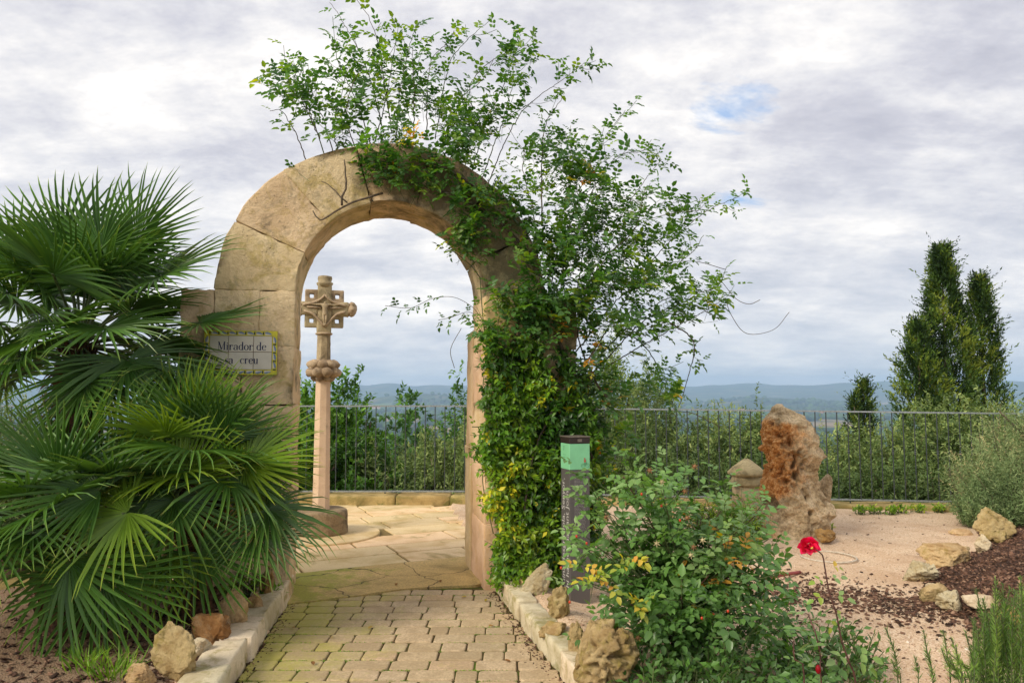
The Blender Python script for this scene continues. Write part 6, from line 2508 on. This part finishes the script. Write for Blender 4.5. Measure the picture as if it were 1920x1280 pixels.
def cypress(px, py_top, Y, w, n, label, seed, lean=0.0, lean_k=0.0):
    x = xt(px, Y)
    z0 = terrain_z(x, Y) - .05
    top = zt(px, py_top, Y)
    H = top - z0
    e = empty('cypress', (x, Y, z0), 0, label, 'cypress', 'cypresses beyond the fence')
    rr = np.random.default_rng(seed)
    # upswept branchlets along the height, in clumps
    t = rr.uniform(0.02, 1, n) ** .85
    az = rr.uniform(0, 2 * PI, n)
    ph = rr.uniform(0, 6.28, 6)
    prof = np.interp(t, [0, .2, .47, .62, .77, .88, .95, 1], [.8, 1.0, .88, .72, .52, .33, .18, .02])
    lump = 1 + .30 * np.sin(t * 17 + az * 2 + ph[0]) + .22 * np.sin(t * 37 - az * 3 + ph[1]) + .16 * rr.normal(0, 1, n)
    rad = w / 2 * prof * lump * (rr.uniform(.35, 1, n) ** .4)
    bx = x + rad * np.cos(az) + lean * t
    by = Y + rad * np.sin(az)
    bz = z0 + H * t - .10
    out = np.stack([np.cos(az), np.sin(az), np.zeros(n)], 1)
    dirs = unit(out * .55 + np.array([0, 0, 1.0]) + rr.normal(0, .22, (n, 3)))
    m = 9
    sL = rr.uniform(.12, .30, n)
    wild = rr.random(n) < .06
    sL = np.where(wild, sL * 1.9, sL)
    dirs = np.where(wild[:, None], unit(out * 1.1 + np.array([0, 0, .9]) + rr.normal(0, .2, (n, 3))), dirs)
    tt = (np.arange(m) + .3) / m
    base = np.stack([bx, by, bz], 1)
    Pp = (base[:, None, :] + dirs[:, None, :] * (sL[:, None, None] * tt[None, :, None])).reshape(-1, 3)
    N = n * m
    D = np.repeat(dirs, m, 0) * 1.0 + unit(rr.normal(0, 1, (N, 3))) * .75
    Nn = rr.normal(0, 1, (N, 3))
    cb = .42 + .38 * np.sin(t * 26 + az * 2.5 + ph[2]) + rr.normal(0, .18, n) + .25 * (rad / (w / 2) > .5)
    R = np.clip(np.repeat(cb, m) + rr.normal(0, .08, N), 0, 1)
    L = rr.uniform(.05, .095, N)
    me = leaf_mesh('crown', Pp, D, Nn, L, L * .30, R, 2, .1, 0, e)
    link('crown', me, M['cypress'], e, False, 'stuff')
    MB().tube([Vector((x, Y, z0 - .05)), Vector((x + lean * .5, Y, z0 + H * .5)), Vector((x + lean * .93, Y, z0 + H * .93))], [.07, .045, .008], 8).build('trunk', M['wood'], e, True)


cypress(1776, 462, 14.6, 1.22, 5200, 'tallest cypress, left one of the pair rising at the right', 1)
cypress(1846, 518, 14.9, .90, 3400, 'second cypress with a thinner tip, just right of the tallest one', 2)
cypress(1735, 600, 14.3, 1.15, 2500, 'shorter ragged cypress leaning out on the left of the tall pair', 3, -.12)
cypress(1620, 712, 16.5, 0.55, 1300, 'small pointed cypress standing alone above the fence', 4)
cypress(1602, 738, 16.4, 0.40, 700, 'smallest cypress hugging the left side of the small lone one', 5)
cypress(1575, 795, 19.0, 0.18, 160, 'thin distant cypress spike between the boulder and the small cypresses', 6)
# tall far trees in the valley
for (px, pyt, Y, w, lab) in ((855, 745, 34, 1.0, 'grey-green valley tree beside the right jamb in the arch view'), (762, 765, 60, 4.5, 'bluish valley tree seen through the fence bars in the arch')):
    x = xt(px, Y)
    z0 = terrain_z(x, Y)
    shrub('valley_tree', lab, 'tree', x, Y, z0, w * 1.6, w * 1.6, zt(px, pyt, Y), 700, .22 if Y < 50 else .5, .5, M['lentisk'], px, 'trees down in the valley', .5, (.5, 1.2), 14, (0, .6), 2, 2)

# lavender and rosemary at the right ---------------------------------------------------
lp = Vector((5.55, 8.3, 0))
shrub('lavender_bush', 'tall grey-brown lavender bush with dry flower stalks at the right edge', 'lavender bush', 6.75, 9.35, .05, 2.2, 1.5, 1.78, 3400, .055, .17, M['lavender'], 51, 'lavender bushes', 1.1, (.35, .75), 20, (.3, 1), 6, 2, dens_low=.8, ragged=.1)
shrub('lavender_bush', 'lower green lavender bush in front of the tall grey-brown one', 'lavender bush', 5.95, 8.75, .03, 1.4, .9, .86, 2300, .05, .2, M['lavender'], 52, 'lavender bushes', 1.0, (.22, .42), 18, (0, .75), 5, 2, dens_low=.6, ragged=.1)
shrub('lavender_bush', 'grey lavender bush at the far right edge by the jagged rock', 'lavender bush', 7.0, 8.6, .10, 1.5, .9, 1.25, 1700, .05, .18, M['lavender'], 53, 'lavender bushes', 1.0, (.25, .5), 18, (.15, .85), 5, 2, dens_low=.6, ragged=.1)


shrub('pale_bush', 'pale grey-green bush behind the fan palms at the left edge', 'bush', -5.3, 7.6, .03, 2.2, 1.6, 1.55, 2000, .06, .3, M['lavender'], 54, None, .9, (.25, .5), 16, (0, .8), 5, 2, dens_low=.7)
shrub('pale_bush', 'low green bush hidden between the fan palms and the arch wall', 'bush', -3.6, 7.2, .03, 1.3, 1.0, .9, 900, .06, .35, M['olive'], 55, None, .8, (.2, .4), 14, (.1, .7), 4, 2, dens_low=.7)


def rosemary(label, stems, seed, group='rosemary plants in the foreground', Y=2.8):
    """stems: pixel tip, pixel foot, depth"""
    f = G(stems[0][2], 1500, .05)
    root = P(stems[0][2], 1280, Y)
    e = empty('rosemary', (root.x, Y, .03), 0, label, 'rosemary', group)
    rr = random.Random(seed)
    lv = Leaves()
    for (tx, ty, fx, yy) in stems:
        a = P(fx, 1290, yy)
        foot = Vector((a.x + (a.x - P(tx, ty, yy).x) * .4, yy + .05, .03))
        path = smooth_path([foot, a, P(tx * .6 + fx * .4 + rr.gauss(0, 3), ty * .6 + 1290 * .4, yy), P(tx, ty, yy)], .009)
        mb = MB()
        mb.tube(path[::3] + [path[-1]], .0022, 5)
        mb.build('stem', M['green_cane'], e, True)
        br = rr.uniform(.35, .75)
        for i, p in enumerate(path[:-1]):
            if p.z < .25:
                continue
            d = (path[i + 1] - p).normalized()
            o = d.orthogonal().normalized()
            for s in range(4):
                an = i * 1.1 + s * 1.57 + rr.gauss(0, .3)
                out = o * math.cos(an) + d.cross(o) * math.sin(an)
                l = rr.uniform(.020, .034) * (1 if i < len(path) - 8 else .7)
                lv.add(p, d * .9 + out, out + d * .2, l, l * .16, br + rr.gauss(0, .12))
    lv.mesh('foliage', M['rosemary'], e, 2, .1, .05)


rm = random.Random(88)
big = []
for i in range(74):
    fx = rm.uniform(1800, 1960)
    t = (fx - 1800) / 160
    tx = fx + rm.gauss(0, 22)
    ty = 1240 - 130 * min(1, .15 + t * 2.0) * rm.uniform(.5, 1.1) + rm.uniform(-20, 40)
    big.append((tx, ty, fx, rm.uniform(2.5, 3.1)))
big += [(1866, 1083, 1880, 2.7), (1880, 1092, 1893, 2.7), (1894, 1100, 1890, 2.6), (1830, 1102, 1850, 2.8), (1913, 1078, 1925, 2.6)]
rosemary('tall dense rosemary bush filling the bottom right corner', big, 1)
rosemary('thin lone rosemary sprig left of the others at the bottom', [(1660, 1176, 1684, 2.8), (1671, 1235, 1690, 2.8)], 2)
rosemary('small rosemary sprigs between the lone sprig and the dense bush', [(1731, 1180, 1750, 2.8), (1768, 1180, 1782, 2.8), (1715, 1230, 1722, 2.75), (1796, 1250, 1803, 2.8), (1745, 1255, 1748, 2.75)], 3)


# spiky green shrub by the bollard, weeds, grass tufts ---------------------------------
def px_shrub(px, py_base, wpx, py_top, sprigs, leaf, lw, mat, seed, name, label, cat, group=None, **kw):
    g0 = G(px, py_base, .04)
    s = g0.y / FPX
    top = zt(px, py_top, g0.y)
    return shrub(name, label, cat, g0.x, g0.y, garden_z(g0.x, g0.y), wpx * s, wpx * s * .8, top, sprigs, leaf, lw, mat, seed, group, **kw)


px_shrub(1352, 1000, 110, 925, 170, .065, .2, M['weed'], 61, 'oleander', 'small bright green narrow-leaved shrub in front of the bollard', 'shrub', sl=(.15, .3), per=10, stemsn=3, thickm='green_cane')
px_shrub(1398, 1010, 60, 968, 90, .05, .22, M['weed'], 62, 'oleander', 'low narrow-leaved shoots at the left foot of the tall boulder', 'shrub', sl=(.1, .18), per=9, stemsn=2, thickm='green_cane')
for i, (px, py, w, t) in enumerate(((1612, 962, 26, 950), (1640, 961, 26, 950), (1690, 960, 26, 945), (1720, 959, 24, 950), (1758, 958, 20, 951), (1668, 962, 16, 953))):
    labs = ['weed tuft at the foot of the edging nearest the tall boulder', 'second weed tuft from the boulder at the foot of the edging', 'largest weed tuft in the middle of the edging', 'weed tuft between the largest one and the lavender', 'last weed tuft before the lavender', 'tiny weed just left of the largest tuft']
    px_shrub(px, py, w, t, 16, .05, .5, M['weed'], 70 + i, 'weed', labs[i], 'weed', 'weeds along the edging', sl=(.04, .09), per=6, stemsn=1, thickm='green_cane', style=4)
px_shrub(1556, 1004, 18, 996, 6, .04, .5, M['weed'], 79, 'weed', 'small weed on the gravel beside the drain ring', 'weed', sl=(.03, .06), per=5, stemsn=1, thickm='green_cane', style=4)


def grass_tuft(px, py, n, h, label, seed, spread=.12):
    g0 = G(px, py, .05)
    z = garden_z(g0.x, g0.y)
    rr = np.random.default_rng(seed)
    az = rr.uniform(0, 2 * PI, n)
    q = rr.uniform(0, spread, n)
    Pp = np.stack([g0.x + q * np.cos(az), g0.y + q * np.sin(az), np.full(n, z - .01)], 1)
    D = np.stack([np.cos(az) * .6, np.sin(az) * .6, np.full(n, 1.0)], 1) + rr.normal(0, .2, (n, 3))
    me = leaf_mesh('grass_tuft', Pp, D, rr.normal(0, 1, (n, 3)), h * rr.uniform(.6, 1.2, n), .008, rr.uniform(0, .7, n), 4, .1, .35)
    tag(link('grass_tuft', me, M['weed'], None, False), label, 'grass tuft', 'grass tufts in the beds')


grass_tuft(208, 1290, 90, .16, 'grass tuft at the bottom left beside the round mossy rock', 1)
grass_tuft(160, 1270, 60, .14, 'smaller grass tuft further left under the palm leaves', 2)
grass_tuft(556, 1126, 30, .05, 'tiny grass tuft at the corner of the threshold and the left jamb', 3, .06)
grass_tuft(1430, 1290, 60, .10, 'grass tuft at the right foot of the rose bush', 4)
grass_tuft(1620, 1270, 40, .06, 'tiny grass tuft on the gravel at the bottom right of the red rose', 5)
grass_tuft(1010, 1128, 30, .05, 'tiny green tuft in the soil between the right kerb and its rocks', 6, .05)
grass_tuft(1040, 1215, 30, .05, 'tiny green tuft behind the right kerb beside the small tan rock', 7, .05)
shrub('ground_plant', 'low plant with small green leaves trailing over the top of the left kerb', 'plant', -1.93, 5.62, .08, .34, .3, .30, 60, .035, .5, M['weed'], 90, None, .5, (.06, .14), 8, (0, .5), 2, 4, 'green_cane')
shrub('ground_plant', 'leafy tangle under the rose bush at the bottom of the picture', 'plant', 1.05, 3.95, .03, 1.2, .5, .30, 200, .05, .5, M['bushrose'], 91, None, .5, (.08, .2), 8, (0, .6), 2, 4, 'green_cane')
shrub('ground_plant', 'dark thin-leaved plant between the rose bush and the red rose', 'plant', 1.75, 4.25, .03, .45, .4, .34, 80, .05, .45, M['bushrose'], 92, None, .6, (.1, .25), 8, (0, .5), 3, 4, 'green_cane')
shrub('ground_plant', 'bushy green plant at the foot of the creeper below the right arch jamb', 'plant', .12, 6.0, .03, .45, .35, .36, 150, .05, .5, M['weed'], 93, None, .5, (.08, .16), 9, (0, .8), 2, 4, 'green_cane')


# ------------------------------------------------------------------ scattered stuff: gravel, bark, litter
def scatter_pebbles():
    rr = np.random.default_rng(12)
    base = np.array([[1, 0, 0], [0, 1, 0], [-1, 0, 0], [0, -1, 0], [0, 0, 1], [0, 0, -1]], float)
    fb = np.array([[0, 1, 4], [1, 2, 4], [2, 3, 4], [3, 0, 4], [1, 0, 5], [2, 1, 5], [3, 2, 5], [0, 3, 5]])
    P0, S0, R0 = [], [], []
    n = 0
    while n < 26000:
        Yd = 2.9 / (1 - rr.random() * .72)
        x = rr.uniform(-.45, .72) * Yd
        y = Yd
        if y > 10.4:
            continue
        if pl(y) - .1 < x < pr(y) + .17 and y < 7:
            continue
        if x < 0.4 and y > 5.8:
            continue
        if x < -1.7 and rr.random() > .25:
            continue
        P0.append((x, y, garden_z(x, y) + .001))
        S0.append(rr.uniform(.0025, .0065) * (1 + 2.0 * (rr.random() > .985)))
        R0.append(rr.random())
        n += 1
    P0, S0, R0 = map(np.array, (P0, S0, R0))
    jit = rr.uniform(.6, 1.3, (n, 6, 1))
    V = P0[:, None, :] + base[None] * jit * S0[:, None, None] * np.array([1, 1, .6])
    F = (np.arange(n)[:, None, None] * 6 + fb[None]).reshape(-1, 3)
    me = wmesh('gravel', V.reshape(-1, 3), F, None, np.repeat(R0, 6))
    link('gravel', me, M['pebble'], None, False, 'stuff')


scatter_pebbles()


def scatter_chips(name, n, region, mat, seed, size=(.015, .045), flat=.35, zoff=.006):
    rr = np.random.default_rng(seed)
    cube = np.array([[-1, -1, -1], [1, -1, -1], [1, 1, -1], [-1, 1, -1], [-1, -1, 1], [1, -1, 1], [1, 1, 1], [-1, 1, 1]], float) / 2
    fb = np.array([[3, 2, 1, 0], [4, 5, 6, 7], [0, 1, 5, 4], [1, 2, 6, 5], [2, 3, 7, 6], [3, 0, 4, 7]])
    V, R = [], []
    k = 0
    while k < n:
        x, y, ok = region(rr)
        if not ok:
            continue
        L = rr.uniform(*size)
        sc = np.array([L, L * rr.uniform(.3, .6), L * rr.uniform(.1, .25)])
        a = rr.uniform(0, 6.28)
        ti = rr.normal(0, flat)
        q = Matrix.Rotation(a, 3, 'Z') @ Matrix.Rotation(ti, 3, 'Y') @ Matrix.Rotation(rr.normal(0, flat), 3, 'X')
        c = cube.copy()
        c[4:] *= rr.uniform(.5, .95)
        V.append(c * sc @ np.array(q).T + np.array([x, y, garden_z(x, y) + zoff + L * .08]))
        R.append(np.full(8, rr.uniform(0, 1) ** 1.3))
        k += 1
    me = wmesh(name, np.concatenate(V), (np.arange(n)[:, None, None] * 8 + fb[None]).reshape(-1, 4), None, np.concatenate(R))
    link(name, me, mat, None, False, 'stuff')


def bed_region(rr):
    y = rr.uniform(3.2, 8.6)
    x = rr.uniform(2.6, 6.4)
    if x > .72 * y:
        return x, y, False
    w = mulch_w(x, y)
    return x, y, w > 0.03 or (w > -.12 and rr.random() < .4)


def strip_region(rr):
    # bark washed out of the bed, thinning towards the rose
    a, b = G(1790, 1150), G(1430, 1130)
    t = rr.random() ** 1.4
    c = a.lerp(b, t)
    x, y = c.x + rr.normal(0, .16), c.y + rr.normal(0, .30) + .25 * t
    return x, y, x > .9 and mulch_w(x, y) < .05


def loose_region(rr):
    y = 3 / (1 - rr.random() * .7)
    x = rr.uniform(.1, .68) * y
    return x, y, y < 10 and x > pr(min(y, 6)) + .5


scatter_chips('bark_mulch', 15000, bed_region, M['bark_chip'], 3, (.02, .06), .4)
scatter_chips('washed_bark', 1700, strip_region, M['bark_chip'], 4, (.012, .045), .25)
scatter_chips('loose_bark', 900, loose_region, M['bark_chip'], 5, (.008, .03), .2)


def palm_region(rr):
    y = rr.uniform(3.0, 6.3)
    x = pl(min(y, 6.2)) - .22 - abs(rr.normal(0, .9))
    return x, y, x > -5


scatter_chips('leaf_litter', 2600, palm_region, M['bark_chip'], 7, (.012, .05), .35)


def kerb_litter(rr):
    y = rr.uniform(3.0, 6.15)
    if rr.random() < .6:
        x = pr(y) - abs(rr.normal(0, .05)) - .005
    else:
        x = pl(y) + abs(rr.normal(0, .035)) + .005
    return x, y, True


def litter():
    """crumbs of soil and leaf along both kerbs"""
    rr = np.random.default_rng(6)
    global garden_z
    gz = garden_z
    garden_z = lambda x, y: 0.0
    scatter_chips('path_litter', 900, kerb_litter, M['bark_chip'], 6, (.006, .02), .3, .001)
    garden_z = gz


litter()

# individual fallen leaves on the path
fl = [(548, 1018 + 157, 'curled brown leaf on the second brick row before the left edge'), (690, 1178, 'brown fallen leaf in the middle of the brick path'), (865, 1119, 'yellow-brown fallen leaf on the bricks near the threshold'), (742, 1097, 'brown leaf lying on the threshold slab'),
      (825, 1091, 'small dark leaf on the threshold slab near the right jamb'), (925, 1172, 'olive-coloured fallen leaf by the right kerb'), (622, 1193, 'tiny pale leaf on the left half of the path'), (588, 1246, 'dark curled leaf near the bottom of the path on the left'), (910, 1127, 'brown leaf in the angle of the right kerb and the threshold'), (958, 1240, 'dark leaf at the foot of the right kerb near the bottom')]
for i, (px, py, lab) in enumerate(fl):
    z = .013 if py < 1100 else .004
    g0 = G(px, py, z)
    rr_ = random.Random(i)
    a = rr_.uniform(0, 6.28)
    me = leaf_mesh('fallen_leaf', [tuple(g0)], [(math.cos(a), math.sin(a), .05)], [(0, 0, 1)], .045, .026, [rr_.uniform(.2, 1)], 6, .3, -.15)
    tag(link('fallen_leaf', me, M['fallen'], None), lab, 'fallen leaf', 'leaves fallen on the path')
# moss tufts in the joints of the path
def moss():
    rr = np.random.default_rng(21)
    n = 5200
    Pp = []
    while len(Pp) < n:
        y = rr.uniform(3.0, 6.1)
        x = rr.uniform(pl(y), pr(y))
        fr = ((y - 2.92 + .0803) / .1605) % 1
        if min(fr, 1 - fr) < .045 and noise.noise(Vector((x * 2.5, y * 2.5, 1))) > .0:
            Pp.append((x, y, -.010))
    D = rr.normal(0, .5, (n, 3)) + np.array([0, 0, 1.])
    me = leaf_mesh('joint_moss', Pp, D, rr.normal(0, 1, (n, 3)), rr.uniform(.006, .016, n), .005, rr.uniform(0, .7, n), 2, .1, 0)
    link('joint_moss', me, M['weed'], None, False, 'stuff')


moss()

# palm tip poking in at the right edge, behind the lavender
e = empty('fan_palm', (7.75, 9.6, 0.0), 0, 'palm beyond the right edge with only the tip of one leaf in view', 'fan palm')
MB().lathe((7.75, 9.6, 0), [(.16, -.05), (.15, .8), (.14, 1.55)], 12, .03).build('trunk', M['trunk'], e)
hub = Vector((7.15, 9.4, 1.93))
add_frond(e, Vector((7.75, 9.6, 1.5)), hub, Vector((-1, -.1, .1)), Vector((0, -.2, 1)), .55, 'g', 1)

SC.cycles.use_denoising = True
SC.cycles.max_bounces = 6
SC.cycles.diffuse_bounces = 3
SC.cycles.glossy_bounces = 2
SC.cycles.transmission_bounces = 4
SC.cycles.volume_bounces = 1
SC.cycles.transparent_max_bounces = 8
